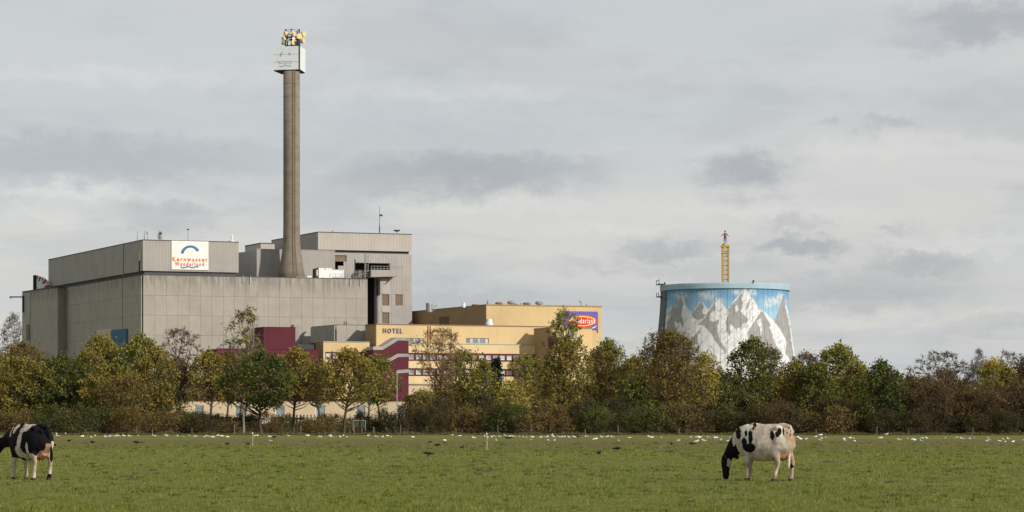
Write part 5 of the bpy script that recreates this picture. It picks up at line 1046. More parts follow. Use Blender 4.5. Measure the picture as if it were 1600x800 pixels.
for i, (px, py) in enumerate(clods):
    Y = min(215, CH * F / (py + 1 - HY)); x = (px - 800) / F * Y; rc = random.Random(i); mb = MB()
    for k_ in range(26):
        a = rc.uniform(0, 2 * math.pi); r_ = rc.uniform(.02, .22); h = rc.uniform(.03, .10) * (1.25 - r_ * 3); p = Vector((r_ * 1.5 * math.cos(a), r_ * math.sin(a), -.01)); d = Vector((rc.uniform(-.8, .8), rc.uniform(-.5, .5), 1)) * max(.02, h); mb.tube(p, p + d, .018, .004, n=4)
    mb.lathe((0, 0, -.02), [(.26, 0), (.20, .035), (.08, .06), (.01, .065)], 9)
    o = link('dead_clump', mb.mesh('dead_clump', clod_m), None, (x, Y, gz(x, Y)), rc.uniform(0, 6)); s_ = (Y / 90) ** .6 * rc.uniform(.7, 1.2); o.scale = (s_, s_, s_ * .9)
    meta(o, 'brown heap of dung and straw by the hind feet of the white cow' if i == 15 else 'small dark clump of dead stalks in the pasture grass', 'dead clump', 'dead clumps in the pasture')

# ------------------------------------------------------------------ fences, posts, lamps
def stake(px, y0, y1, label):
    Y = CH * F / (y1 - HY); x = (px - 800) / F * Y; z0_ = gz(x, Y); t = thing('stake', (x, Y, z0_), label, 'stake', 'thin stakes in the pasture'); mb = MB(); h = zpx(y0, Y) - z0_; mb.tube((x, Y, z0_ - .1), (x + .02, Y, z0_ + h), .028, .022, n=6); mb.build('stake_rod', M['pale_wood'], t)
    mb = MB(); mb.box((x, Y, z0_ + h - .06), (.06, .04, .07)); mb.build('insulator', M['offwhite'], t)
stake(394.6, 675, 697.5, 'thin pale stake in the pasture left of centre'); stake(760.5, 676, 703, 'thin pale stake in the pasture right of centre')
t = thing('wire_fence', (0, 223.5, 0), 'old post and wire fence along the foot of the hedge', 'fence')
posts = [42, 92, 134, 172, 213, 238, 262, 300, 345, 366, 409, 436, 470, 505, 553, 584, 611, 626, 683, 712, 778, 806, 830, 867, 914, 966, 1014, 1061, 1110, 1150, 1200, 1254, 1275, 1323, 1370, 1420, 1470, 1520, 1570]
pts = []; post_m = mat('grey_post', (.20, .165, .13), scale=6, var=.3)
for i, px in enumerate(posts):
    if i % 5 in (1, 3): continue
    Y = 223.0 + .3 * math.sin(i); x = (px - 800) / F * Y; h = .70 + .20 * math.sin(i * 2.3); mb = MB(); mb.tube((x, Y, -.1), (x + .04 * math.sin(i * 5), Y, gz(x, Y) + h), .05, .042, n=6); pts.append((x, Y, h)); mb.build('post', post_m if i % 3 == 0 else M['wood'], t)
for h in (.4, .6):
    mb = MB()
    for a, b_ in zip(pts, pts[1:]): mb.tube((a[0], a[1] - .05, h), (b_[0], b_[1] - .05, h), .004, n=3, caps=False)
    mb.build('wire', M['wood'], t)
def picket(px0, px1, Y, y0, label, m='pale_wood', step=.36):
    a, b_ = pix(px0, Y), pix(px1, Y); w_ = Wall(a, b_); t = thing('picket_fence', (*a, 0), label, 'fence'); h = zpx(y0, Y); n = int(w_.L / step)
    mb = MB(); mb.obox((0, 0, 0), (.16, 0, 0), (0, -.03, 0), (0, 0, h)); mb.add([(0, 0, h), (.16, 0, h), (.08, 0, h + .09), (0, -.03, h), (.16, -.03, h), (.08, -.03, h + .09)], [(0, 1, 2), (5, 4, 3), (1, 4, 5, 2), (0, 2, 5, 3)]); me = mb.mesh('picket', M[m])
    for k_ in range(n): link('picket', me, t, w_.p(k_ * step, 0, .05) - Vector((a.x, a.y, 0)), w_.rz)
    for z_ in (.35, h - .35): mb = MB(); w_.slab(mb, 0, w_.L, z_, z_ + .1, 0, .05); mb.build('rail', M[m], t)
picket(418, 514, 262, 648.6, 'pale picket fence behind the dark green tree trunks'); picket(546, 590, 262, 648.6, 'short pale picket fence left of the small round bush'); picket(604, 640, 262, 649, 'piece of picket fence right of the small round bush')
picket(152, 204, 262, 647, 'grey palings dimly seen through the trees at left', 'wood', .5)
t = thing('field_gate', (*pix(571, 235), 0), 'dark green framed board on two posts below the orange tree', 'gate'); w_ = Wall(pix(552.5, 235), pix(570.5, 235))
for s_ in (.4, w_.L - .35): mb = MB(); w_.slab(mb, s_, s_ + .12, 0, 1.1, 0, .12); mb.build('post', M['wood'], t)
mb = MB(); w_.slab(mb, 0, w_.L, .62, 1.2, .06, .05); mb.build('board', mat('green_board', (.06, .075, .05)), t)
mb = MB(); w_.slab(mb, -.06, w_.L + .06, 1.2, 1.27, .1, .12); w_.slab(mb, -.06, 0, .3, 1.2, .1, .12); w_.slab(mb, w_.L, w_.L + .06, .3, 1.2, .1, .12); mb.build('board_frame', M['steel'], t)
def lamp(px, ytop, Y, label):
    x, y = pix(px, Y); h = zpx(ytop, Y); t = thing('street_lamp', (x, y, 0), label, 'street lamp'); mb = MB(); mb.tube((x, y, 0), (x, y, h), .055, .04, n=8); mb.build('pole', M['steel'], t)
    mb = MB(); mb.tube((x, y, h - .02), (x - .08, y, h + .06), .04, n=6); mb.lathe((x - .05, y, h + .02), [(.10, 0), (.16, .07), (.12, .13), (.02, .16)], 10); mb.build('lamp_head', M['steel'], t)
lamp(620.3, 587.5, 232, 'slim grey lamp post left of the bare ochre tree'); lamp(784.8, 591.5, 236, 'slim grey lamp post beside the dark conifer'); lamp(922.5, 620, 330, 'short lamp post glimpsed right of the tall poplar')
# leaning plank table seen as a pale line under the trees at left
x, y = pix(327.5, 232); t = thing('feeding_table', (x, y, 0), 'pale curved trough lid on a post in the undergrowth at left', 'trough'); mb = MB()
mb.vprism([(x - .32, y, 1.02), (x - .2, y, 1.12), (x + .2, y, 1.12), (x + .32, y, 1.02), (x + .2, y, 1.06), (x - .2, y, 1.06)], (0, .35, 0)); mb.build('lid', M['offwhite'], t); mb = MB(); mb.tube((x, y + .15, 0), (x, y + .15, 1.06), .05, n=6); mb.build('post', M['wood'], t)
# thin swans-neck mast pieces aside, now the trees
class TB:                                     # fast tube collector
    def __init__(s): s.P0 = []; s.P1 = []; s.R0 = []; s.R1 = []
    def seg(s, a, b_, r0, r1): s.P0.append(a); s.P1.append(b_); s.R0.append(r0); s.R1.append(r1)
    def mesh(s, name, m, n=4):
        P0, P1 = np.array(s.P0), np.array(s.P1); d = P1 - P0; L = np.linalg.norm(d, axis=1, keepdims=True) + 1e-9; d /= L
        ref = np.where(np.abs(d[:, 2:3]) < .9, np.array([[0, 0, 1.]]), np.array([[1., 0, 0]])); a = np.cross(d, ref); a /= np.linalg.norm(a, axis=1, keepdims=True); b_ = np.cross(d, a)
        th_ = np.arange(n) * 2 * np.pi / n; cs, sn = np.cos(th_)[None, :, None], np.sin(th_)[None, :, None]; off = a[:, None] * cs + b_[:, None] * sn
        R0, R1 = np.array(s.R0)[:, None, None], np.array(s.R1)[:, None, None]; ring0 = P0[:, None] + off * R0; ring1 = P1[:, None] + off * R1
        V = np.concatenate([ring0, ring1], 1).reshape(-1, 3); N_ = len(P0); i = np.arange(n); f = np.stack([i, (i + 1) % n, n + (i + 1) % n, n + i], 1); Fc = (f[None] + (np.arange(N_) * 2 * n)[:, None, None]).reshape(-1)
        me = bpy.data.meshes.new(name); me.vertices.add(len(V)); me.vertices.foreach_set('co', V.astype(np.float32).reshape(-1)); me.loops.add(len(Fc)); me.loops.foreach_set('vertex_index', Fc.astype(np.int32))
        me.polygons.add(N_ * n); me.polygons.foreach_set('loop_start', np.arange(0, N_ * n * 4, 4, dtype=np.int32)); me.materials.append(m); me.update(calc_edges=True); return me
def unit(v): return v / (np.linalg.norm(v) + 1e-9)
def grow(rg, h, cr, base, shape='round', nl=16, trunk_r=None, multi=1, depth=3, twigs=5, up=.45, lean=0, nb=None, tw_r=.008):
    """trunk, limbs fanning out to the crown, branches that fill it evenly, twigs; returns tubes and twig ends"""
    tb = TB(); ends = []; nodes = []; nr = []; nd = []; H = h - base
    def env(s_):                               # crown radius at relative height
        s_ = min(max(s_, 0), 1)
        if shape == 'round': return math.sqrt(max(0, 1 - (1.95 * s_ - .92) ** 2)) * .97 + .04
        if shape == 'egg': return max(.06, math.sqrt(max(0, 1 - (1.72 * s_ - .70) ** 2)) * (1.02 - .25 * s_))
        if shape == 'column': return .50 + .50 * math.sin(math.pi * min(1, s_ + .2)) if s_ < .9 else .5 - 3 * (s_ - .9)
        if shape == 'cone': return max(.03, 1 - s_)
        if shape == 'fan': return max(.05, min(1, .25 + 1.15 * s_) if s_ < .62 else math.sqrt(max(0, 1 - ((s_ - .62) / .40) ** 2)))
        return 1
    ph = rg.random(4) * 6.28
    def wob_(az_, s_): return 1 + .15 * math.sin(1 * az_ + ph[3] + 4 * s_) + .12 * math.sin(2 * az_ + ph[0] + 3 * s_) + .11 * math.sin(3 * az_ + ph[1] - 7 * s_) + .05 * math.sin(5 * az_ + ph[2] + 11 * s_)
    for m_ in range(multi):
        x = np.array([0., 0, -.1]) if multi == 1 else np.array([rg.normal(0, cr * .28), rg.normal(0, cr * .2), -.1]); r0 = (trunk_r or (h * .014 + .03)) / (multi ** .5)
        n = 9; hh_ = h * (.93 if shape in ('egg', 'cone', 'column') else .62) if multi == 1 else h * rg.uniform(.6, .9); path = [x]; dirn = np.array([lean + rg.normal(0, .04) + (x[0] * .25 if multi > 1 else 0), rg.normal(0, .04), 1.])
        for k_ in range(n): dirn = unit(dirn + rg.normal(0, .05, 3) * np.array([1, 1, 0])); path.append(path[-1] + dirn * hh_ / n)
        for k_ in range(n):
            f0, f1 = k_ / n, (k_ + 1) / n; tb.seg(path[k_], path[k_ + 1], r0 * (1 - f0 * .9) ** .9 + .012, r0 * (1 - f1 * .9) ** .9 + .010)
            if path[k_ + 1][2] > base * .9: nodes.append(path[k_ + 1]); nr.append(r0 * (1 - f1 * .9) * .6 + .01); nd.append(dirn)
        nl_ = max(4, nl // multi)
        for i in range(nl_):
            s_ = ((i + rg.random()) / nl_) ** .85; zt_ = base + s_ * H * .97; az_ = i * 2.399 + rg.normal(0, .3); rad_ = cr * env(s_) * wob_(az_, s_) * rg.uniform(.70, .92)
            drop = (zt_ - base) * .42 + rad_ * (.55 if shape != 'cone' else -.05) if shape != 'column' else rad_ * 1.8
            za = min(hh_ * .97, max(base * (.7 if multi == 1 else .3) + .05, zt_ - drop)); f = za / hh_ * n; k_ = min(n - 1, int(f)); st = path[k_] + (path[k_ + 1] - path[k_]) * (f - k_)
            end = np.array([path[-1][0] * s_ * .6 + rad_ * math.cos(az_), path[-1][1] * s_ * .6 + rad_ * math.sin(az_), zt_]); L = np.linalg.norm(end - st) + 1e-6; r_ = min(r0 * .5, .02 + L * .013)
            c1_p = st + (end - st) * .33 + np.array([rad_ * .10 * math.cos(az_), rad_ * .10 * math.sin(az_), -L * .05]) + rg.normal(0, L * .03, 3); c2_p = st + (end - st) * .68 + np.array([rad_ * .06 * math.cos(az_), rad_ * .06 * math.sin(az_), -L * .02]) + rg.normal(0, L * .03, 3)
            p_ = [st, (st + c1_p) / 2, c1_p, (c1_p + c2_p) / 2, c2_p, end]
            for a in range(5):
                tb.seg(p_[a], p_[a + 1], r_ * (1 - a / 6), r_ * (1 - (a + 1) / 6)); nodes.append(p_[a + 1]); nr.append(r_ * (1 - (a + 1) / 6)); nd.append(unit(p_[a + 1] - p_[a]))
            ends.append(end)
    nodes, nr, nd = np.array(nodes), np.array(nr), np.array(nd)
    nb = nb or int(90 + 16 * cr * H)
    for b_ in range(nb):
        s_ = rg.random() ** .9; az_ = rg.random() * 6.2832; e_ = env(s_) * wob_(az_, s_); q_ = rg.random() ** .38; e2 = np.array([path[-1][0] * s_ * .5 * (multi == 1) + cr * e_ * q_ * math.cos(az_), path[-1][1] * s_ * .5 * (multi == 1) + cr * e_ * q_ * math.sin(az_), base + H * s_ * (1 + .02 * math.sin(7 * az_))])
        d_ = e2 - nodes; dist = np.linalg.norm(d_, axis=1); cost = dist * (1 + .9 * (d_[:, 2] < -.05) + .5 * (np.einsum('ij,ij->i', d_, nd) < 0)); k_ = int(np.argmin(cost)); st = nodes[k_]; Lb = dist[k_] + 1e-6
        rb_ = float(max(tw_r, min(nr[k_] * .8, max(.012, .008 + Lb * .012)))); m2_ = st + (e2 - st) * .5 + nd[k_] * Lb * .12 + rg.normal(0, Lb * .05, 3); tb.seg(st, m2_, rb_, rb_ * .75); tb.seg(m2_, e2, rb_ * .75, rb_ * .5); ends.append(e2)
        dr = unit(e2 - m2_)
        for c_ in range(twigs):
            f2_ = rg.uniform(.2, 1); q2 = m2_ + (e2 - m2_) * f2_; d2 = unit(dr + rg.normal(0, .55, 3) + np.array([e2[0] / (cr + .1), e2[1] / (cr + .1), .35]) * .35); Lt = rg.uniform(.18, .48); e3 = q2 + d2 * Lt; tb.seg(q2, e3, max(tw_r, rb_ * .45), tw_r * .75); ends.append(e3)
            if c_ % 2: ends.append((q2 + e3) / 2)
    E = np.array(ends); E[:, 2] = np.maximum(E[:, 2], .05); return tb, E
def foliage(rg, E, n, size, spread, m, flat=.6, name='crown', tintc=.5, sel=1.0, asp=.62):
    if sel < 1: E = E[rg.random(len(E)) < sel]
    cl = rg.integers(0, len(E), max(8, n // 7)); base = E[cl]; clt = rg.normal(0, .20, len(cl))
    # slow colour drift through the crown so clumps turn together
    dr = np.sin(base[:, 0] * 1.3 + rg.random() * 9) * .09 + np.sin(base[:, 2] * 1.1 + rg.random() * 9) * .09
    k_ = rg.integers(0, len(cl), n); c = base[k_] + rg.normal(0, spread, (n, 3)); tint = np.clip(tintc + clt[k_] + dr[k_] + rg.normal(0, .09, n), 0, 1)
    nrm = rg.normal(0, 1, (n, 3)) + np.array([0, 0, flat]); nrm /= np.linalg.norm(nrm, axis=1, keepdims=True); a = np.cross(nrm, rg.normal(0, 1, (n, 3))); a /= np.linalg.norm(a, axis=1, keepdims=True); b_ = np.cross(nrm, a)
    s_ = size * rg.uniform(.6, 1.3, (n, 1)); a = a * s_ * .5; b_ = b_ * s_ * .5 * asp; c[:, 2] = np.maximum(c[:, 2], .04)
    V = np.stack([c - a, c + b_ + a * .1, c + a, c - b_ + a * .1], 1); return tri_mesh(name, V, m, tint)
STY = dict(   # leaf material, leaves per square metre, leaf size, spread, crown shape, bark, twigs, tint centre, share of twig ends with leaves
    olive=('olive', 210, .25, .20, 'round', 'bark', 4, .45, 1), oliveb=('olive', 175, .25, .20, 'egg', 'bark', 5, .62, .9), green=('green', 230, .25, .19, 'round', 'bark', 4, .5, 1),
    greeny=('green', 210, .25, .19, 'egg', 'bark', 4, .78, 1), yellow=('yellow', 190, .24, .20, 'round', 'bark_gr', 4, .35, 1), yellowg=('yellow', 175, .24, .20, 'egg', 'bark_gr', 4, .10, 1),
    lime=('lime', 190, .26, .20, 'round', 'bark', 4, .45, 1), brown=('brown', 170, .22, .20, 'round', 'bark', 6, .45, .95), brownb=('brown', 42, .18, .22, 'fan', 'twig_red', 9, .5, .8),
    sparse=('lime', 20, .36, .16, 'egg', 'bark_gr', 5, .35, .7), bare=('brown', 4, .16, .2, 'fan', 'twig_red', 9, .7, .5), barey=('yellow', 12, .16, .2, 'fan', 'twig_tan', 9, .7, .5),
    birch=('brown', 9, .18, .2, 'egg', 'birch', 7, .5, .5), rust=('rust', 190, .21, .20, 'round', 'twig_red', 6, .5, 1), poplar=('oliveP', 0, 0, 0, 'egg', 'bark', 4, .5, 1), conifer=('conifer', 420, .26, .10, 'cone', 'bark', 6, .5, 1))
def tree(px, yt, hw, sty, Y, label, base=.28, nl=None, cr_y=None, lean=0, seed=None, dens=1, shape=None, trunk=None):
    lm, dn, sz_, sp, shp, bk_, tw, tc_, sel = STY[sty]; h = zpx(yt, Y); cr = hw / F * Y * 1.03; rg = np.random.default_rng(seed or int(abs(px) * 7 + yt)); x = (px - 800) / F * Y
    t = thing('tree' if sty != 'conifer' else 'conifer', (x, Y, 0), label, 'tree'); tb, E = grow(rg, h, cr, h * base, shape or shp, nl or (32 if sty in ('bare', 'barey', 'birch', 'brownb') else 34), twigs=tw, up=.1 if sty == 'conifer' else .5, lean=lean, trunk_r=trunk, tw_r=.012 if sty == 'barey' else .016 if sty in ('bare', 'birch') else .013 if sty == 'brownb' else .008, nb=None if sty not in ('bare', 'barey', 'birch', 'brownb') else int((90 + 11 * cr * h * (1 - base)) * (2 if sty == 'brownb' else 1.7 if sty == 'barey' else 1.1)))
    link('trunk', tb.mesh('trunk', M[bk_]), t)
    n = int(dn * dens * 1.45 * cr * 2 * h * (1 - base) * .8); n = max(150, n)
    if sty == 'conifer': n = 5200
    link('crown', foliage(rg, E, n, sz_, sp, LM[lm], tintc=tc_, sel=sel), t); return t
DENS = {880: .75, 729: .7, 752: .65, 819: .65, 596: .8, 577: .6, 938: .85, 655: .7, 716: .75, 1166: .8, 1104: .8}
T_ = [
 (-30, 540, 45, 'olive', 246, 'olive tree standing just off the left edge'),
 (8, 492, 30, 'birch', 262, 'pale barked birch with thin brown leaves at the left edge', .35),
 (36, 538, 50, 'brown', 250, 'brownish tree below the birch at the left edge', .2),
 (28, 562, 48, 'olive', 236, 'dense olive tree above the black cow', .15),
 (90, 560, 52, 'green', 238, 'broad dark green tree right of the black cow', .15),
 (150, 531, 42, 'olive', 252, 'tall olive tree in front of the pale wall panel', .2),
 (166, 575, 40, 'olive', 236, 'lower olive tree in front of the tall one by the blue panel', .2),
 (205, 528, 36, 'lime', 250, 'green-yellow tree below the blue wall panel', .2),
 (236, 548, 38, 'oliveb', 240, 'olive-brown tree on a thin trunk left of the bare crowned tree', .32),
 (198, 590, 38, 'brown', 232, 'small brown tree on two thin trunks under the green-yellow one', .35),
 (281, 515, 33, 'bare', 248, 'tall dark tree with a bare round top against the grey panels', .30),
 (284, 560, 28, 'brown', 252, 'brown leafy tree inside the foot of the bare crowned tree', .42),
 (325, 553, 30, 'oliveb', 246, 'slender brown-olive tree right of the bare crowned tree', .42),
 (352, 556, 30, 'brown', 256, 'brown tree below the left end of the dark red wing', .42),
 (374, 484, 35, 'sparse', 258, 'tall thin-leaved poplar against the grey wall left of the red cube', .38),
 (378, 545, 34, 'oliveb', 262, 'olive-brown tree around the foot of the thin-leaved poplar', .38),
 (408, 556, 60, 'green', 231, 'big dark green tree on a bare trunk near the middle left', .36),
 (459, 548, 42, 'oliveb', 236, 'olive tree on a straight trunk below the red cube', .42),
 (500, 566, 36, 'brown', 244, 'brown-olive tree on a thin trunk right of the olive one', .44),
 (537, 550, 46, 'oliveb', 234, 'rounded orange-olive tree below the low yellow wing', .40),
 (596, 558, 32, 'lime', 254, 'yellow-green tree just left of the slim lamp post', .42),
 (577, 570, 26, 'yellowg', 262, 'yellowish tree behind the orange-olive one', .42),
 (688, 516, 42, 'barey', 240, 'tree with a fan of bare ochre twigs before the hotel windows', .34),
 (655, 615, 34, 'brown', 236, 'low brown tree at the foot of the bare ochre one', .15),
 (729, 549, 36, 'lime', 250, 'yellow-green tree right of the bare ochre one', .25),
 (752, 570, 30, 'yellowg', 236, 'yellow-olive tree left of the dark conifer', .2),
 (716, 600, 34, 'brown', 236, 'low brown-yellow tree under the yellow-green one', .12),
 (776, 565, 17, 'conifer', 241, 'narrow dark conifer before the hotel', .1),
 (819, 558, 31, 'yellow', 250, 'yellow-green tree on a forked trunk right of the conifer', .35),
 (797, 600, 24, 'yellow', 233, 'low yellow tree between the conifer and the forked trunk', .15),
 (874, 484, 40, 'sparse', 242, 'tall poplar with loose leaves standing before the blue sign', .28),
 (880, 532, 47, 'oliveb', 241, 'full olive-orange lower crown around the tall poplar', .22),
 (938, 548, 36, 'brown', 248, 'dark red-brown tree right of the tall poplar', .25),
 (960, 535, 28, 'lime', 264, 'light green tree behind the dark red-brown one', .3),
 (985, 560, 26, 'olive', 258, 'olive tree between the light green and the big oak', .25),
 (990, 592, 40, 'greeny', 236, 'lower grey-green tree left of the big oak', .12),
 (1046, 522, 50, 'brown', 238, 'big oak-shaped brown-green tree left of the cooling tower', .26, 30),
 (1040, 516, 38, 'brownb', 243, 'bare reddish twigs topping the big oak-shaped tree', .3),
 (1104, 556, 32, 'yellow', 256, 'bright yellow tree in front of the cooling tower', .2),
 (1078, 575, 30, 'yellowg', 258, 'yellowish tree between the oak-shaped one and the bright yellow', .2),
 (1166, 532, 44, 'greeny', 238, 'pointed dark olive tree in front of the painted mountains', .24, 26),
 (1206, 545, 26, 'brownb', 246, 'thin brown tree right of the pointed olive one', .25),
 (1236, 570, 34, 'oliveb', 240, 'olive-brown tree at the right foot of the cooling tower', .22),
 (1262, 553, 30, 'brownb', 256, 'bare brown tree just right of the cooling tower', .3),
 (1308, 543, 42, 'lime', 250, 'tall yellow-green tree right of the cooling tower', .2),
 (1272, 572, 40, 'greeny', 238, 'dense green-olive tree in front of the tall yellow-green one', .12),
 (1340, 572, 26, 'olive', 246, 'olive tree left of the dark rounded one', .2),
 (1377, 570, 38, 'green', 229, 'dark green rounded tree at right', .05),
 (1420, 592, 28, 'brown', 252, 'low brown tree right of the dark rounded one', .15),
 (1468, 551, 52, 'bare', 250, 'wide bare brown tree against the sky at right', .25, 34),
 (1478, 580, 40, 'brown', 256, 'brown leafy tree inside the wide bare one', .15),
 (1524, 548, 15, 'birch', 254, 'slim drooping bare birch right of the wide bare tree', .3),
 (1530, 568, 30, 'brownb', 262, 'reddish-brown tree behind the slim birch', .2),
 (1553, 566, 26, 'yellow', 248, 'yellow-brown tree near the right edge', .15),
 (1584, 550, 28, 'bare', 256, 'bare brown tree near the right edge', .3),
 (1570, 580, 30, 'oliveb', 244, 'dark olive tree below the bare one near the right edge', .12),
 (1608, 560, 34, 'rust', 250, 'rusty tree cut by the right edge', .15),
 (1650, 560, 40, 'olive', 252, 'olive tree standing just off the right edge'),
 (1705, 556, 42, 'oliveb', 248, 'olive-brown tree well outside the right edge'), (1765, 562, 44, 'green', 250, 'dark green tree farthest outside the right edge'), (1825, 566, 44, 'brown', 250, 'brown tree at the far right end of the row'),
 (-85, 552, 44, 'green', 248, 'dark green tree outside the left edge'), (-140, 548, 46, 'brown', 250, 'brown tree well outside the left edge'), (-200, 556, 46, 'olive', 250, 'olive tree at the far left end of the row')]
for q_ in T_:
    px, yt, hw, sty, Y, lb = q_[:6]; tree(px, yt, hw, sty, Y, lb, q_[6] if len(q_) > 6 else .25, q_[7] if len(q_) > 7 else None, dens=DENS.get(px, 1))
t = thing('bare_tree', (*pix(380.6, 229), 0), 'pale grey bare trunk standing left of the big dark green tree', 'tree'); mb = MB(); a = pix(380.6, 229)
for k_ in range(6): mb.tube((a.x + .015 * math.sin(k_), a.y, k_ * .34 - .05), (a.x + .015 * math.sin(k_ + 1), a.y, (k_ + 1) * .34 - .05), .125 - .006 * k_, .12 - .006 * (k_ + 1), n=9)
mb.build('bark', M['birch'], t)
# small plant growing on the roof edge
t = thing('roof_sapling', P3(250, 376, 662), 'small sapling sprouting on the roof edge above the banner', 'plant'); rg = np.random.default_rng(4); tb, E = grow(rg, 2.2, .7, .3, 'cone', 8, twigs=2, trunk_r=.07); link('stem', tb.mesh('stem', M['bark']), t); link('foliage', foliage(rg, E, 160, .25, .12, LM['olive']), t)
# shrubs of the hedge: a few grown once, then copied one by one
SH = {}
def shrub_proto(kind, v):
    rg = np.random.default_rng(100 + v * 7 + len(kind)); lm, bk_, dn, tw = dict(hedge=('hedge', 'bark', 330, 6), rust=('rust', 'twig_red', 280, 8), brown=('brown', 'bark', 230, 7), green=('green', 'bark', 300, 5))[kind]
    tb, E = grow(rg, 2.4, 1.7, .12, 'round', 26, twigs=max(3, tw - 3), multi=5, trunk_r=.10, nb=150); a = tb.mesh('stems', M[bk_], 3); b_ = foliage(rg, E, int(dn * 3.4 * 2.4 * .85), .17, .17, LM[lm], name='foliage'); return a, b_
rs = random.Random(21); USED = {}
def near_label(what, px, at_):
    near = min(T_, key=lambda q: abs(q[0] - px)); dx_ = px - near[0]
    lb = what + (' at left below the ' if dx_ < -9 else ' at right below the ' if dx_ > 9 else ' straight below the ') + ' '.join(near[5].split()[:9])
    while lb.split()[-1] in ('the', 'of', 'a', 'in', 'before', 'and', 'on', 'against', 'with', 'its', 'to', 'at', 'around', 'by', 'just', 'below', 'between', 'dark', 'blue', 'painted', 'bright', 'red', 'thin', 'grey', 'bare', 'big', 'from', 'standing', 'slim', 'tall', 'light', 'green', 'low', 'right', 'left') and len(lb.split()) > 8: lb = ' '.join(lb.split()[:-1])
    return lb
def claim(label, t):                      # a second thing with the same description: tell the pair apart by side
    if label in USED and not USED[label][1]: o = USED[label][0]; a, b_ = (o, t) if o.location.x < t.location.x else (t, o); a['label'] = 'left-hand ' + ' '.join(label.split()[:15]); b_['label'] = 'right-hand ' + ' '.join(label.split()[:15]); USED[label] = (o, True)
    elif label not in USED: USED[label] = (t, False)
def shrub(kind, px, yt, Y, wpx, label, group):
    v = rs.randrange(3); key = (kind, v)
    if key not in SH: SH[key] = shrub_proto(kind, v)
    if group: label = near_label(dict(hedge='dark', rust='rusty', brown='brown', green='green')[kind] + (' back-row' if 'back' in group else ' low' if 'low' in group else ' tall' if 'undergrowth' in group else '') + ' shrub', px, (x0_ := (px - 800) / F * Y, Y))
    x = (px - 800) / F * Y; h = zpx(yt, Y); t = thing('shrub', (x, Y, 0), label, 'shrub', group); t.scale = (wpx / F * Y / 1.7, wpx / F * Y / 1.9, h / 2.4); t.rotation_euler = (0, 0, rs.uniform(0, 6.28)); claim(label, t)
    link('stems', SH[key][0], t); link('foliage', SH[key][1], t); return t
LB = dict(hedge='dark leafy hawthorn shrub in the hedge behind the gulls', rust='rusty red-brown shrub in the tall right part of the hedge', brown='brown twiggy shrub in the low left part of the hedge', green='dark green shrub tucked into the hedge')
GR = dict(hedge='dark shrubs along the hedge', rust='red-brown shrubs at the right', brown='brown shrubs along the hedge', green='green shrubs in the hedge')
px = -220
while px < 330: k_ = rs.choice(['brown', 'brown', 'hedge', 'green']); shrub(k_, px, rs.uniform(636, 652), rs.uniform(226, 233), rs.uniform(24, 34), LB[k_], GR[k_]); px += rs.uniform(17, 24)
for px in (318, 342, 362, 392, 430, 482, 512): k_ = rs.choice(['brown', 'hedge', 'brown']); shrub(k_, px, rs.uniform(652, 662), rs.uniform(229, 236), rs.uniform(17, 26), LB[k_], GR[k_])
px = 250
while px < 640: k_ = rs.choice(['brown', 'hedge', 'green', 'brown']); shrub(k_, px, rs.uniform(644, 652) if px < 418 else rs.uniform(648, 658), rs.uniform(240, 250), rs.uniform(18, 26), None, 'low back row shrubs at the left'); px += rs.uniform(15, 22)
t = shrub('green', 599, 641, 246, 15, 'small round dark green bush between the two picket fences', None); shrub('green', 563, 645, 246, 13, 'small green bush left of the round one by the pickets', None)
for px in (640, 662, 684, 700, 722, 742, 764): shrub('brown' if px % 4 else 'hedge', px, rs.uniform(622, 640), rs.uniform(226.5, 231), rs.uniform(20, 30), None, 'brown shrubs before the hotel')
px = 748
while px < 1410: k_ = rs.choice(['hedge', 'hedge', 'green', 'rust' if px > 940 else 'brown', 'green', 'brown']); shrub(k_, px, rs.choice([rs.uniform(628, 642), rs.uniform(640, 660)]), rs.uniform(225, 230), rs.uniform(24, 36), None if k_ != 'rust' else 'reddish shrub in the middle of the hedge', GR[k_] if k_ != 'rust' else 'reddish shrubs in mid hedge'); px += rs.uniform(17, 25)
px = 780
while px < 1400: shrub('hedge', px, rs.uniform(622, 640), rs.uniform(234, 239), rs.uniform(28, 40), 'taller dark shrub in the back row of the hedge', 'back row shrubs'); px += rs.uniform(26, 34)
px = 1400
while px < 1860: shrub('rust', px, rs.uniform(592, 618), rs.uniform(227, 233), rs.uniform(30, 42), LB['rust'], GR['rust']); shrub('hedge', px + 9, rs.uniform(636, 650), rs.uniform(225, 228), rs.uniform(22, 30), 'low dark shrub at the foot of the red-brown shrubs', 'low shrubs at the right'); px += rs.uniform(19, 27)
px = -230
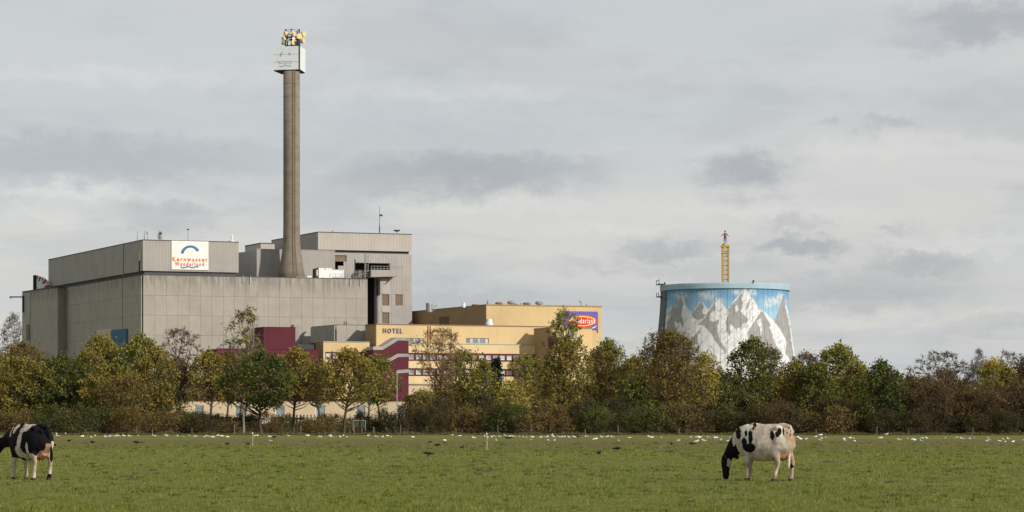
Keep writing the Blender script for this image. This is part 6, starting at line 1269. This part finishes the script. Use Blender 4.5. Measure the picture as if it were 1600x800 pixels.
while px < 260: shrub('green', px, rs.uniform(600, 622), rs.uniform(238, 246), rs.uniform(28, 40), 'tall green undergrowth shrub below the left-hand trees', 'undergrowth shrubs at the left'); px += rs.uniform(22, 30)
# second belt of trees farther back, copied from four grown trees
pro = []
for v, (sty, h_) in enumerate((('olive', 7), ('brown', 7), ('greeny', 7), ('lime', 7))):
    lm, dn, sz_, sp, shp, bk_, tw, tc_, sel = STY[sty]; rg = np.random.default_rng(900 + v); tb, E = grow(rg, 7, 3.2, 1.0, 'round', 20, twigs=3); pro.append((tb.mesh('trunk', M[bk_]), foliage(rg, E, 4200, .30, .26, LM[lm], tintc=tc_)))
px = -260
while px < 1900:
    Y = rs.uniform(300, 345); 
    if (px < 255 or px > 880 or 640 < px < 830):
        top = rs.uniform(582, 604) if not 640 < px < 830 else rs.uniform(600, 612); h = zpx(top, Y); t = thing('tree', ((px - 800) / F * Y, Y, 0), (lb_ := near_label('far tree', px, None).replace(' below ', ' behind ')), 'tree', 'far belt of trees'); claim(lb_, t); t.scale = (h / 7 * rs.uniform(.9, 1.2),) * 2 + (h / 7,); t.rotation_euler = (0, 0, rs.uniform(0, 6.28))
        a, b_ = rs.choice(pro); link('trunk', a, t); link('crown', b_, t)
    px += rs.uniform(24, 36)
# dry grass fringe along the hedge foot
nf = 26000; xx = rng.uniform(-52, 52, nf); yy = 222.6 + rng.gamma(1.5, 1.0, nf); hh = rng.uniform(.10, .34, nf) * (.6 + .5 * np.sin(xx * .9) ** 2); th = rng.random(nf) * 6.28; wd = .035
V = np.zeros((nf, 3, 3)); V[:, 0] = np.stack([xx - np.cos(th) * wd, yy - np.sin(th) * wd, 0 * xx], 1); V[:, 1] = np.stack([xx + np.cos(th) * wd, yy + np.sin(th) * wd, 0 * xx], 1); V[:, 2] = np.stack([xx + rng.normal(0, .1, nf), yy, hh], 1)
meta(link('rough_grass', tri_mesh('rough_grass', V, leafmat('rough_grass_blades', [(.06, .07, .025), (.13, .12, .05), (.24, .19, .10)]), np.clip(rng.normal(.5, .25, nf), 0, 1))), 'dry rough grass fringe along the foot of the hedge', 'grass', kind='stuff')
